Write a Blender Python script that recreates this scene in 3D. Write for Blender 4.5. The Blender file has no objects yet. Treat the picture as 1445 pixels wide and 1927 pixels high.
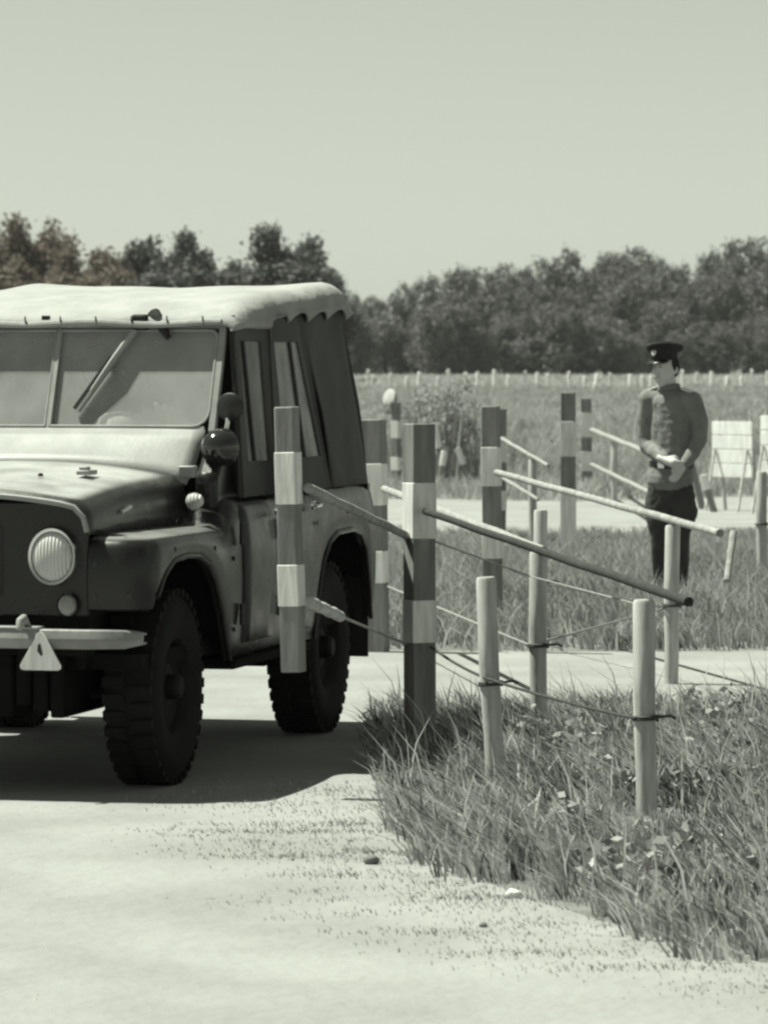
import bpy, bmesh, math, random
import numpy as np
from mathutils import Vector, Matrix

R = math.radians
rng = np.random.default_rng(7)
random.seed(7)
sc = bpy.context.scene
col = sc.collection

# ------------------------------------------------------------------ camera
cam_d = bpy.data.cameras.new('camera'); cam = bpy.data.objects.new('camera', cam_d); col.objects.link(cam)
cam.location = (0, 0, 1.7); cam.rotation_euler = (R(90), 0, 0)
cam_d.sensor_fit = 'HORIZONTAL'; cam_d.sensor_width = 36; cam_d.lens = 36 * 8000 / 1445
cam_d.shift_y = (695 - 963.5) / 1445
cam_d.clip_start = 0.5; cam_d.clip_end = 4000
cam_d.dof.use_dof = True; cam_d.dof.focus_distance = 18.0; cam_d.dof.aperture_fstop = 11
sc.camera = cam

# ------------------------------------------------------------------ light
# horizontal shadow shift per metre of height: right, and toward the camera
SH = Vector((0.465, -0.13))
elev = math.atan(1 / SH.length)
sun_dir = Vector((-SH.x, -SH.y, 1)).normalized()
w = bpy.data.worlds.new('World'); sc.world = w; w.use_nodes = True
nt = w.node_tree; nt.nodes.clear()
sky = nt.nodes.new('ShaderNodeTexSky'); sky.sky_type = 'NISHITA'; sky.sun_disc = False
sky.sun_elevation = elev; sky.sun_rotation = math.atan2(sun_dir.x, sun_dir.y)
sky.air_density = 1.15; sky.dust_density = 0.25; sky.ozone_density = 1.0
bwn = nt.nodes.new('ShaderNodeRGBToBW')
tint = nt.nodes.new('ShaderNodeMix'); tint.data_type = 'RGBA'; tint.blend_type = 'MULTIPLY'; tint.inputs[0].default_value = 1
tint.inputs[7].default_value = (0.93, 1.0, 0.85, 1)
bg = nt.nodes.new('ShaderNodeBackground'); bg.inputs[1].default_value = 0.055
wo = nt.nodes.new('ShaderNodeOutputWorld')
nt.links.new(sky.outputs[0], bwn.inputs[0]); nt.links.new(bwn.outputs[0], tint.inputs[6])
nt.links.new(tint.outputs[2], bg.inputs[0]); nt.links.new(bg.outputs[0], wo.inputs[0])
sd = bpy.data.lights.new('sun', 'SUN'); sd.energy = 5.0; sd.angle = R(0.53); sd.color = (0.95, 1.0, 0.84)
so = bpy.data.objects.new('sun', sd); col.objects.link(so)
so.rotation_euler = (-sun_dir).to_track_quat('-Z', 'Y').to_euler(); so.location = (-20, -5, 40)
sc.view_settings.view_transform = 'Standard'; sc.view_settings.look = 'None'
sc.view_settings.gamma = 1; sc.view_settings.exposure = 0.82
sc.cycles.filter_width = 2.5

# ------------------------------------------------------------------ helpers
def mat(name, a, b=None, scale=6.0, rough=0.8, bump=0.0, bscale=40.0, metal=0.0, spec=0.5, coat=0.0, tint=(1, 1, 1), attr=None, trans=0.0, detail=6, toplight=0.0, grain=False, rvar=0.0):
    """grey procedural material: two tones mixed by noise, fine relief from a second noise"""
    m = bpy.data.materials.new(name); m.use_nodes = True
    n = m.node_tree; n.nodes.clear(); L = n.links.new
    out = n.nodes.new('ShaderNodeOutputMaterial'); p = n.nodes.new('ShaderNodeBsdfPrincipled')
    p.inputs['Roughness'].default_value = rough; p.inputs['Metallic'].default_value = metal
    p.inputs['Specular IOR Level'].default_value = spec; p.inputs['Coat Weight'].default_value = coat
    if b is None: b = a * 0.75
    tc = n.nodes.new('ShaderNodeTexCoord')
    noi = n.nodes.new('ShaderNodeTexNoise'); noi.inputs['Scale'].default_value = scale; noi.inputs['Detail'].default_value = detail
    mp = n.nodes.new('ShaderNodeMapping'); mp.inputs['Scale'].default_value = (1, 1, .12) if grain else (1, 1, 1); L(tc.outputs['Object'], mp.inputs['Vector'])
    L(mp.outputs[0], noi.inputs['Vector'])
    if rvar:
        nr = n.nodes.new('ShaderNodeTexNoise'); nr.inputs['Scale'].default_value = 9; nr.inputs['Detail'].default_value = 8; L(tc.outputs['Object'], nr.inputs['Vector'])
        mrr = n.nodes.new('ShaderNodeMapRange'); mrr.inputs[1].default_value = .35; mrr.inputs[2].default_value = .65; mrr.inputs[3].default_value = rough - rvar; mrr.inputs[4].default_value = rough + rvar
        L(nr.outputs['Fac'], mrr.inputs[0]); L(mrr.outputs[0], p.inputs['Roughness'])
    rp = n.nodes.new('ShaderNodeValToRGB')
    rp.color_ramp.elements[0].position = 0.35; rp.color_ramp.elements[1].position = 0.65
    rp.color_ramp.elements[0].color = (b * tint[0], b * tint[1], b * tint[2], 1)
    rp.color_ramp.elements[1].color = (a * tint[0], a * tint[1], a * tint[2], 1)
    if attr:
        at = n.nodes.new('ShaderNodeAttribute'); at.attribute_name = attr
        rp.color_ramp.elements[0].position = 0.0; rp.color_ramp.elements[1].position = 1.0
        L(at.outputs['Fac'], rp.inputs[0])
    else:
        L(noi.outputs['Fac'], rp.inputs[0])
    if toplight:      # sunlight painted into the colour: paler where surfaces face upward
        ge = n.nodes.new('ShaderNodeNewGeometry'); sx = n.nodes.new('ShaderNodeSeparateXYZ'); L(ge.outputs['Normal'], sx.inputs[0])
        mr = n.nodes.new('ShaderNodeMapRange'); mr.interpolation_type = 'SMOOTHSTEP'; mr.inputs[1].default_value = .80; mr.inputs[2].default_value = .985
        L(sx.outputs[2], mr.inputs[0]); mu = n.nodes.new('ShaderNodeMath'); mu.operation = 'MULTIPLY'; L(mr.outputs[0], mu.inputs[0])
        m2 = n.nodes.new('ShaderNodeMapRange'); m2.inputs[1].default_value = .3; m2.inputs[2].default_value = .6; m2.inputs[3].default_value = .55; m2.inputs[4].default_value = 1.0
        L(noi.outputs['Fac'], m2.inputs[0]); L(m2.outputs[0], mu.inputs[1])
        mx0 = n.nodes.new('ShaderNodeMix'); mx0.data_type = 'RGBA'; L(mu.outputs[0], mx0.inputs[0]); L(rp.outputs[0], mx0.inputs[6]); mx0.inputs[7].default_value = (toplight, toplight, toplight, 1)
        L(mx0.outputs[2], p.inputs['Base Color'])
    else:
        L(rp.outputs[0], p.inputs['Base Color'])
    if bump:
        n2 = n.nodes.new('ShaderNodeTexNoise'); n2.inputs['Scale'].default_value = bscale; n2.inputs['Detail'].default_value = 8
        L(mp.outputs[0], n2.inputs['Vector'])
        bp = n.nodes.new('ShaderNodeBump'); bp.inputs['Strength'].default_value = bump; bp.inputs['Distance'].default_value = 0.02
        L(n2.outputs['Fac'], bp.inputs['Height']); L(bp.outputs[0], p.inputs['Normal'])
    if trans:
        t = n.nodes.new('ShaderNodeBsdfTranslucent'); L(rp.outputs[0], t.inputs['Color'])
        mx = n.nodes.new('ShaderNodeMixShader'); mx.inputs[0].default_value = trans
        L(p.outputs[0], mx.inputs[1]); L(t.outputs[0], mx.inputs[2]); L(mx.outputs[0], out.inputs[0])
    else:
        L(p.outputs[0], out.inputs[0])
    return m

def glass_mat(name, tone, fac, rough=0.05):
    m = bpy.data.materials.new(name); m.use_nodes = True
    n = m.node_tree; n.nodes.clear(); L = n.links.new
    out = n.nodes.new('ShaderNodeOutputMaterial'); p = n.nodes.new('ShaderNodeBsdfPrincipled')
    tc = n.nodes.new('ShaderNodeTexCoord'); noi = n.nodes.new('ShaderNodeTexNoise'); noi.inputs['Scale'].default_value = 5; noi.inputs['Detail'].default_value = 7
    L(tc.outputs['Object'], noi.inputs['Vector'])
    p.inputs['Base Color'].default_value = (tone, tone, tone, 1); p.inputs['Roughness'].default_value = rough
    t = n.nodes.new('ShaderNodeBsdfTransparent'); mx = n.nodes.new('ShaderNodeMixShader')
    ma = n.nodes.new('ShaderNodeMapRange'); ma.inputs[1].default_value = 0.3; ma.inputs[2].default_value = 0.7
    ma.inputs[3].default_value = fac - 0.12; ma.inputs[4].default_value = fac + 0.12
    L(noi.outputs['Fac'], ma.inputs[0]); L(ma.outputs[0], mx.inputs[0])
    L(t.outputs[0], mx.inputs[1]); L(p.outputs[0], mx.inputs[2]); L(mx.outputs[0], out.inputs[0])
    return m

class MB:
    def __init__(s): s.v = []; s.f = []
    def add(s, vs, fs):
        o = len(s.v); s.v += [tuple(map(float, q)) for q in vs]; s.f += [tuple(i + o for i in q) for q in fs]; return s
    def box(s, x0, x1, y0, y1, z0, z1, M=None):
        vs = [Vector(q) for q in ((x0,y0,z0),(x1,y0,z0),(x1,y1,z0),(x0,y1,z0),(x0,y0,z1),(x1,y0,z1),(x1,y1,z1),(x0,y1,z1))]
        if M: vs = [M @ q for q in vs]
        return s.add(vs, [(3,2,1,0),(4,5,6,7),(0,1,5,4),(1,2,6,5),(2,3,7,6),(3,0,4,7)])
    def tube(s, pts, r, n=10, cap=True):
        pts = [Vector(p) for p in pts]; k = len(pts)
        rs = r if hasattr(r, '__len__') else [r] * k
        rings = []; up = None
        for i, p in enumerate(pts):
            d = (pts[min(i + 1, k - 1)] - pts[max(i - 1, 0)]).normalized()
            if up is None: up = Vector((0, 0, 1)) if abs(d.z) < 0.9 else Vector((1, 0, 0))
            a = d.cross(up).normalized(); b = a.cross(d).normalized(); up = b
            rings.append([p + rs[i] * (math.cos(2*math.pi*j/n) * a + math.sin(2*math.pi*j/n) * b) for j in range(n)])
        return s.loft(rings, cap)
    def loft(s, rings, cap=True, closed=True):
        n = len(rings[0]); vs = [q for r_ in rings for q in r_]; fs = []
        for i in range(len(rings) - 1):
            for j in range(n if closed else n - 1):
                a = i*n + j; b = i*n + (j+1) % n
                fs.append((a, b, b + n, a + n))
        if cap:
            fs.append(tuple(reversed(range(n)))); fs.append(tuple((len(rings)-1)*n + j for j in range(n)))
        return s.add(vs, fs)
    def lathe(s, prof, org, axis, n=32, cap=False, sx=1.0):
        """prof: (distance along axis, radius)"""
        ax = Vector(axis).normalized(); up = Vector((0,0,1)) if abs(ax.z) < .9 else Vector((1,0,0))
        a = up.cross(ax).normalized(); b = ax.cross(a); o = Vector(org)
        return s.loft([[o + ax*t + r_*(sx*math.cos(2*math.pi*j/n)*a + math.sin(2*math.pi*j/n)*b) for j in range(n)] for t, r_ in prof], cap)
    def prism(s, poly, o, u, v_, d):
        o, u, v_, d = map(Vector, (o, u, v_, d)); n = len(poly)
        vs = [o + u*p[0] + v_*p[1] for p in poly] + [o + u*p[0] + v_*p[1] + d for p in poly]
        return s.add(vs, [tuple(reversed(range(n))), tuple(range(n, 2*n))] + [(i, (i+1) % n, n + (i+1) % n, n + i) for i in range(n)])
    def build(s, name, m, parent=None, bevel=0.0, solid=0.0, sharp=35, sub=0, segs=2):
        me = bpy.data.meshes.new(name); me.from_pydata(s.v, [], s.f); me.validate()
        bm = bmesh.new(); bm.from_mesh(me)
        bmesh.ops.remove_doubles(bm, verts=bm.verts, dist=1e-5)
        bmesh.ops.recalc_face_normals(bm, faces=bm.faces); bm.to_mesh(me); bm.free()
        me.polygons.foreach_set('use_smooth', [True] * len(me.polygons))
        me.set_sharp_from_angle(angle=R(sharp))
        if m: me.materials.append(m)
        o = bpy.data.objects.new(name, me); col.objects.link(o); o.parent = parent
        if solid:
            k = o.modifiers.new('solid', 'SOLIDIFY'); k.thickness = solid; k.offset = -1
        if sub:
            k = o.modifiers.new('sub', 'SUBSURF'); k.levels = k.render_levels = sub
        if bevel:
            k = o.modifiers.new('bevel', 'BEVEL'); k.width = bevel; k.segments = segs; k.limit_method = 'ANGLE'; k.angle_limit = R(40)
        return o

def tag(o, label, cat, group=None, kind=None):
    o['label'] = label; o['category'] = cat
    if group: o['group'] = group
    if kind: o['kind'] = kind
    return o
def thing(name, label, cat, loc=(0,0,0), rotz=0.0, group=None):
    o = bpy.data.objects.new(name, None); col.objects.link(o); o.empty_display_size = 0.2
    o.location = loc; o.rotation_euler = (0, 0, rotz)
    return tag(o, label, cat, group)
def struct(o): o['kind'] = 'structure'; return o

def arr_mesh(name, verts, quads=None, tris=None, tone=None, m=None, smooth=False):
    """mesh straight from numpy arrays; tone = one value for each vertex"""
    me = bpy.data.meshes.new(name); me.vertices.add(len(verts)); me.vertices.foreach_set('co', verts.astype(np.float32).ravel())
    idx = []; tot = []
    if quads is not None and len(quads): idx.append(quads.ravel()); tot.append(np.full(len(quads), 4))
    if tris is not None and len(tris): idx.append(tris.ravel()); tot.append(np.full(len(tris), 3))
    idx = np.concatenate(idx).astype(np.int32); tot = np.concatenate(tot).astype(np.int32)
    me.loops.add(len(idx)); me.loops.foreach_set('vertex_index', idx)
    me.polygons.add(len(tot)); me.polygons.foreach_set('loop_start', np.concatenate([[0], np.cumsum(tot)[:-1]]).astype(np.int32))
    me.polygons.foreach_set('loop_total', tot)
    if smooth: me.polygons.foreach_set('use_smooth', np.ones(len(tot), bool))
    if tone is not None:
        a = me.attributes.new('tone', 'FLOAT', 'POINT'); a.data.foreach_set('value', tone.astype(np.float32))
    if m: me.materials.append(m)
    me.update(); me.validate()
    return me
def link(name, me, parent=None):
    o = bpy.data.objects.new(name, me); col.objects.link(o); o.parent = parent; return o

def terr(x, d):
    b = np.interp(d, [0, 60, 230, 450, 900, 3000], [0, 0, .6, 1.1, 1.4, 1.4])
    return b + 0.09 * np.exp(-((x - 2.0)**2 + (d - 30.0)**2) / (2 * 1.3**2))

# ------------------------------------------------------------------ materials
M = {}
M['soil'] = mat('soil', .20, .10, 3, .95, .6, 25)
M['sand'] = mat('sand', .275, .215, 1.3, .95, .8, 13, detail=12)
M['paint'] = mat('dark_paint', .016, .010, 3, .30, .02, 60, spec=.38, toplight=.22, rvar=.05)
M['paint_dusty'] = mat('dusty_dark_paint', .024, .015, 4, .32, .03, 60, spec=.4, toplight=.24, rvar=.06)
M['black'] = mat('black_rubber', .018, .012, 8, .75, .2, 60)
M['under'] = mat('underbody', .010, .006, 5, .9, spec=.1)
M['tyre'] = mat('tyre', .012, .008, 8, .85, .25, 70, spec=.15)
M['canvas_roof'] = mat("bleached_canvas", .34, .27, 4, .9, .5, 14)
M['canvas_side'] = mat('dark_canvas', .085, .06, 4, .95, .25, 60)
M['pale'] = mat("pale_frame_paint", .30, .23, 6, .5, .06, 50)
M['bumper'] = mat('worn_bumper_paint', .26, .16, 7, .4, .1, 40, toplight=.4)
M['rim'] = mat('dark_rim', .012, .008, 6, .7, spec=.2)
M['chrome'] = mat('bright_metal', .75, .6, 8, .22, metal=1.0)
M['lens'] = mat('lamp_lens', .60, .48, 8, .10)
_n = M['lens'].node_tree; _wv = _n.nodes.new('ShaderNodeTexWave'); _wv.bands_direction = 'Y'; _wv.inputs['Scale'].default_value = 22
_tc = _n.nodes.new('ShaderNodeTexCoord'); _bp = _n.nodes.new('ShaderNodeBump'); _bp.inputs['Strength'].default_value = .8; _bp.inputs['Distance'].default_value = .006
_n.links.new(_tc.outputs['Object'], _wv.inputs['Vector']); _n.links.new(_wv.outputs['Fac'], _bp.inputs['Height']); _n.links.new(_bp.outputs[0], _n.nodes['Principled BSDF'].inputs['Normal'])
M['lens_dim'] = mat('lamp_lens_dim', .25, .18, 30, .2, .3, 90)
M['white'] = mat('white_paint', .84, .60, 30, .8, .12, 90, grain=True)
M['greyp'] = mat('grey_paint', .25, .15, 22, .8, .15, 90, grain=True)
M['post'] = mat('whitewashed_wood', .50, .30, 26, .9, .15, 110, grain=True)
M['rail'] = mat('grey_pole_wood', .34, .20, 20, .9, .15, 90)
M['rail_dark'] = mat('dark_pole_wood', .032, .018, 20, .9, .15, 90)
M['wire'] = mat('rusty_wire', .05, .03, 20, .7)
M['wire_pale'] = mat('pale_wire', .30, .2, 20, .6)
M['glass'] = glass_mat("dusty_glass", .42, .46)  # grey tone stands in for sky reflected in the windscreen
M['glass_side'] = glass_mat("side_glass", .30, .35)
M['glass_front'] = glass_mat('front_side_glass', .12, .30)
M['seat'] = mat('seat_vinyl', .05, .03, 6, .7)
M['mark'] = mat('black_mark', .02, .015, 5, .7)
M['skin'] = mat('skin', .54, .46, 10, .6)
M['tunic'] = mat('tunic_cloth', .21, .16, 9, .95, .5, 14)
M['dark_cloth'] = mat('dark_cloth', .022, .014, 9, .95, .4, 30)
M['breeches'] = mat('breeches_cloth', .05, .032, 9, .95, .4, 30)
M['boot'] = mat('boot_leather', .015, .01, 9, .35)
M['leaf_near'] = mat('grass_blade', .62, .05, attr='tone', rough=.75, trans=.42)
M['leaf_dark'] = mat('broad_leaf', .48, .05, attr='tone', rough=.6, trans=.3)
M['leaf_far'] = mat('meadow_grass', .50, .15, attr='tone', rough=.85, trans=.4)
M['tree'] = mat('tree_leaf', .28, .03, attr='tone', rough=.85, trans=.15)
M['tree_dark'] = mat('dark_tree_leaf', .15, .045, attr='tone', rough=.85, trans=.15)
M['tree_brown'] = mat('copper_tree_leaf', .22, .10, attr='tone', rough=.85, trans=.3, tint=(1.16, .97, .85))  # warm tint is a light leak painted into the leaf colour
M['bark'] = mat('bark', .06, .03, 6, .95, .5, 20)
M['stone'] = mat('pale_stone', .7, .5, 30, .9, .4, 60)

# ------------------------------------------------------------------ ground, tracks
def ground_sheet():
    xs = np.concatenate([np.linspace(-900, -40, 16), np.linspace(-30, 30, 61), np.linspace(40, 900, 16)])
    ds = np.concatenate([np.linspace(-60, 8, 10), np.linspace(9, 62, 107), np.linspace(66, 460, 60), np.linspace(500, 2500, 20)])
    X, D = np.meshgrid(xs, ds); Z = terr(X, D)
    v = np.stack([X, D, Z], -1).reshape(-1, 3); nx = len(xs); ny = len(ds)
    i = np.arange((ny-1)*nx).reshape(ny-1, nx)[:, :-1].ravel()
    return link('ground', arr_mesh('ground', v, np.stack([i, i+1, i+nx+1, i+nx], 1), m=M['soil'], smooth=True))
struct(ground_sheet())

def sheet(name, poly, z, m, jit=.05, step=.25):
    pts = []; r_ = random.Random(len(poly) * 13 + int(abs(poly[0][0]) * 10))
    n = len(poly)
    for i in range(n):
        a = Vector(poly[i]); b = Vector(poly[(i+1) % n]); L = (b - a).length; k = max(1, min(60, int(L / step)))
        nn = Vector((-(b - a).y, (b - a).x)).normalized()
        for j in range(k):
            p = a.lerp(b, j / k) + nn * (r_.uniform(-jit, jit) if j else 0)
            pts.append((p.x, p.y, z))
    bm = bmesh.new(); vs = [bm.verts.new(p) for p in pts]
    es = [bm.edges.new((vs[i], vs[(i+1) % len(vs)])) for i in range(len(vs))]
    bmesh.ops.triangle_fill(bm, edges=es, use_beauty=True)
    bmesh.ops.recalc_face_normals(bm, faces=bm.faces)
    for f in bm.faces:
        if f.normal.z < 0: f.normal_flip()
    me = bpy.data.meshes.new(name); bm.to_mesh(me); bm.free(); me.materials.append(m)
    return struct(link(name, me))
ISLAND = [(-.05,21.2),(-.12,19.6),(-.06,18.3),(.02,16.6),(.10,15.2),(.32,14.1),(.58,13.3),(1.1,12.1),(1.9,11.2),(3.5,10.4),(9,9.6)]
sheet('dirt_track', [(-14,3),(10,3)] + [(9.5,9.6)] + ISLAND[::-1] + [(.7,21.3),(2.0,21.7),(6,22.6),(14,25),(14,29),(6,26.6),(2.0,25.5),(.5,25.5),(-.4,25.7),(-2,26.4),(-14,30)], .006, M['sand'])
sheet('side_track', [(-9,41),(.0,43.5),(1.0,43.2),(2.2,44),(5,45.5),(14,50),(14,60),(5,56.5),(2.5,54.5),(0,55.5),(-9,53)], .006, M['sand'], .15, .6)

# ------------------------------------------------------------------ grass
def blades(px, pd, h, wd, lean, tone, base_dark=.25, z=None, spread=.5):
    n = len(px); z = terr(px, pd) if z is None else z
    a = rng.uniform(0, 2*np.pi, n); wx = np.cos(a) * wd / 2; wy = np.sin(a) * wd / 2
    lx = (lean + rng.normal(0, spread, n)) * h; ly = rng.normal(0, spread * .7, n) * h
    v = np.zeros((n, 5, 3))
    v[:, 0] = np.stack([px - wx, pd - wy, z - .01], 1); v[:, 1] = np.stack([px + wx, pd + wy, z - .01], 1)
    v[:, 2] = np.stack([px + lx*.3 + wx*.8, pd + ly*.3 + wy*.8, z + h*.55], 1); v[:, 3] = np.stack([px + lx*.3 - wx*.8, pd + ly*.3 - wy*.8, z + h*.55], 1)
    v[:, 4] = np.stack([px + lx, pd + ly, z + h], 1)
    o = (np.arange(n) * 5)[:, None]
    return v.reshape(-1, 3), o + np.array([[0, 1, 2, 3]]), o + np.array([[3, 2, 4]]), np.repeat(tone, 5)
def inpoly(px, py, poly):
    c = np.zeros(len(px), bool); n = len(poly)
    for i in range(n):
        x0, y0 = poly[i]; x1, y1 = poly[i-1]
        if y0 == y1: continue
        t = ((y0 > py) != (y1 > py)) & (px < (x1 - x0) * (py - y0) / (y1 - y0) + x0); c ^= t
    return c
def blob(px, pd, k, seed):
    """smooth random field 0..1 made of sines"""
    r_ = np.random.default_rng(seed); f = np.zeros(len(px))
    for _ in range(9):
        a = r_.uniform(0, 6.28); q = k * r_.uniform(.5, 2.2)
        f += np.sin(q * (np.cos(a) * px + np.sin(a) * pd) + r_.uniform(0, 6.28))
    return np.clip(.5 + f / 7.5, 0, 1)

def near_grass():
    n = 95000
    px = rng.uniform(-.4, 4.2, n); pd = rng.uniform(10.2, 22.5, n)
    poly = ISLAND + [(9, 23.5), (6, 22.4), (2.0, 21.5), (.7, 21.1)]
    edge = .10 * np.sin(px*9) + .07*np.sin(pd*13)
    k = inpoly(px + edge, pd + edge, poly)
    px, pd = px[k], pd[k]; f = blob(px, pd, 3.0, 3); g = blob(px, pd, 9.0, 4)
    k = rng.uniform(0, 1, len(px)) < .18 + 1.1 * g; px, pd, f, g = px[k], pd[k], f[k], g[k]
    m_ = len(px); h = (.025 + .10 * f + .04 * rng.uniform(0, 1, m_)) * rng.uniform(.6, 1.4, m_)
    tone = np.clip(.03 + 1.0 * rng.beta(.75, 1.15, m_) + .6 * (g - .5), 0, 1)
    parts = [blades(px, pd, h, rng.uniform(.006, .014, m_), -.5, tone)]
    # pale straws
    n2 = 900; qx = rng.uniform(0, 3.4, n2); qd = rng.uniform(11.5, 21.5, n2); k = inpoly(qx, qd, poly); qx, qd = qx[k], qd[k]
    parts.append(blades(qx, qd, rng.uniform(.16, .34, len(qx)), rng.uniform(.006, .011, len(qx)), -.35, rng.uniform(.75, 1.0, len(qx)), spread=.3))
    # sparse tufts creeping on to the sand
    tx = []; td = []; th = []; tt = []
    c = 0
    while c < 200:
        x = rng.uniform(-.95, 2.2); d = rng.uniform(11.0, 17.4)
        ex = np.interp(d, [10.4, 11.2, 12.1, 13.3, 14.1, 15.2, 16.6, 18.3], [3.5, 1.9, 1.1, .58, .32, .10, .02, -.06])
        gap = ex - x
        if gap < 0 or gap > .95 or rng.uniform() > math.exp(-gap * 3.2) + .04: continue
        c += 1; k = int(rng.integers(8, 46)); r_ = rng.uniform(.03, .10)
        tx.append(x + rng.normal(0, r_ * 1.7, k)); td.append(d + rng.normal(0, r_, k)); th.append(rng.uniform(.003, .016, k)); tt.append(np.clip(rng.normal(.62, .22, k), 0, 1))
    for (x, d, k, ln) in [(-.42,15.55,240,.22),(-.30,14.75,160,.15),(-.15,14.2,130,.16),(.18,12.75,160,.2),(.42,12.3,150,.18),(-.05,14.9,120,.05),(.30,13.6,160,.10),(-.25,15.8,260,.25),(.75,12.0,160,.16)]:
        tx.append(x + rng.normal(0, ln, k)); td.append(d + rng.normal(0, .05, k)); th.append(rng.uniform(.004, .018, k)); tt.append(np.clip(rng.normal(.45, .22, k), 0, 1))
    tx, td, th, tt = map(np.concatenate, (tx, td, th, tt))
    parts.append(blades(tx, td, th, rng.uniform(.003, .006, len(tx)), -1.0, tt, z=np.full(len(tx), .006)))
    v = []; q = []; t = []; tn = []; o = 0
    for a, b, c_, d_ in parts: v.append(a); q.append(b + o); t.append(c_ + o); tn.append(d_); o += len(a)
    me = arr_mesh('grass', np.concatenate(v), np.concatenate(q), np.concatenate(t), np.concatenate(tn), M['leaf_near'])
    return tag(link('grass', me), 'tufted grass and pale straws around the near fence posts', 'grass', kind='stuff')
near_grass()

def meadow():
    v = []; q = []; t = []; tn = []; o = 0
    def put(p):
        nonlocal o
        v.append(p[0]); q.append(p[1] + o); t.append(p[2] + o); tn.append(p[3]); o += len(p[0])
    # between the two tracks
    n = 120000; px = rng.uniform(-6, 8, n); pd = rng.uniform(25.4, 47, n)
    lo = np.interp(px, [-14,-2,-.4,.5,2,6,14], [30,26.4,25.75,25.55,25.55,26.65,29]); hi = np.interp(px, [-9,0,1,2.2,5,14], [41,43.6,43.2,44,45.5,50])
    wob = .12 * np.sin(px * 7) + .1 * np.sin(px * 17 + 1)
    k = (pd > lo + wob) & (pd < hi + wob * 2); px, pd = px[k], pd[k]; f = blob(px, pd, 1.6, 8); g = blob(px, pd, 5, 9)
    h = (.08 + .20 * f) * rng.uniform(.6, 1.4, len(px)) * np.interp(pd, [25, 34, 42, 46], [1, 1, .45, .2])
    put(blades(px, pd, h, rng.uniform(.010, .018, len(px)), -.25, np.clip(.25 + .5 * rng.beta(2, 2, len(px)) + .4 * (g - .5) , 0, 1)))
    # a darker fringe of weeds along the edge of the far side of the track
    n = 2600; px = rng.uniform(.7, 5, n); pd = np.interp(px, [.5,2,6,14], [25.6,25.6,26.7,29]) + rng.uniform(.0, .35, n)
    k = blob(px, pd, 3, 21) > .52; px, pd = px[k], pd[k]
    put(blades(px, pd, rng.uniform(.05, .16, len(px)), rng.uniform(.012, .02, len(px)), -.2, rng.uniform(0, .3, len(px))))
    # beyond the side track, thinning with distance
    n = 150000; pd = 53 * (235 / 53) ** rng.uniform(0, 1, n); px = rng.uniform(-1, 1, n) * (3 + pd * .13)
    lo = np.interp(px, [-9,0,2.5,5,14], [53.2,55.6,54.7,56.7,60]); k = pd > lo + .3*np.sin(px*3); px, pd = px[k], pd[k]
    f = blob(px, pd * .35, .9, 11); g = blob(px, pd * .3, 2.5, 12); s = pd / 60
    put(blades(px, pd, (.12 + .25 * f) * rng.uniform(.6, 1.3, len(px)), .02 * s * rng.uniform(.7, 1.4, len(px)), -.1, np.clip(.42 + .4 * rng.beta(2, 2, len(px)) + .4 * (g - .5), 0, 1)))
    n = 30000; pd = rng.uniform(235, 430, n); px = rng.uniform(-1, 1, n) * (3 + pd * .14)
    put(blades(px, pd, rng.uniform(.1, .3, n), rng.uniform(.15, .3, n), 0, rng.uniform(.75, 1, n)))
    me = arr_mesh('meadow', np.concatenate(v), np.concatenate(q), np.concatenate(t), np.concatenate(tn), M['leaf_far'])
    return tag(link('meadow_grass', me), 'pale meadow grass beyond the sandy track, up to the wood', 'grass', kind='stuff')
meadow()

# ------------------------------------------------------------------ off-road vehicle
JX, JD, PHI = -1.634, 17.525, .232
veh = thing('off_road_vehicle', 'dark military off-road car with bleached canvas roof standing on the sandy track', 'car', (JX, JD, .004), -math.pi/2 - PHI)
WF, WR = 0.0, -2.56            # axles, local x (x forward, y left, z up)

FA = [(-.56,.47),(-.50,.56),(-.42,.70),(-.33,.81),(-.22,.885),(-.08,.925),(.10,.935),(.28,.925),(.42,.87),(.52,.79)]
RA = [(-3.10,.50),(-3.07,.66),(-3.00,.84),(-2.90,.915),(-2.75,.94),(-2.45,.935),(-2.30,.90),(-2.17,.81),(-2.07,.65),(-2.0,.47)]
def zb(x):
    if x <= -3.10: return .50
    if x < -2.0: return float(np.interp(x, [p[0] for p in RA], [p[1] for p in RA]))
    if x < -.56: return .47
    if x < .52: return float(np.interp(x, [p[0] for p in FA], [p[1] for p in FA]))
    return .74
def sstep(a, b, x):
    t = min(1, max(0, (x - a) / (b - a))); return t * t * (3 - 2 * t)
def plan():
    """outline of the left side in plan: points with inward direction"""
    P = []
    for x in sorted(set([-3.16,-3.13] + list(np.linspace(-3.10,-2.0,34)) + list(np.linspace(-2,-.56,16)) + list(np.linspace(-.56,.48,34)))):
        P.append((x, .885, (0,-1)))
    for k in range(1, 9):
        a = k / 8 * math.pi / 2
        P.append((.48 + .15 * math.sin(a), .885 - .14 * (1 - math.cos(a)), (-math.sin(a), -math.cos(a))))
    P.append((.632, .69, (-1, 0))); P.append((.632, .63, (-1, 0)))
    return P
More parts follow.
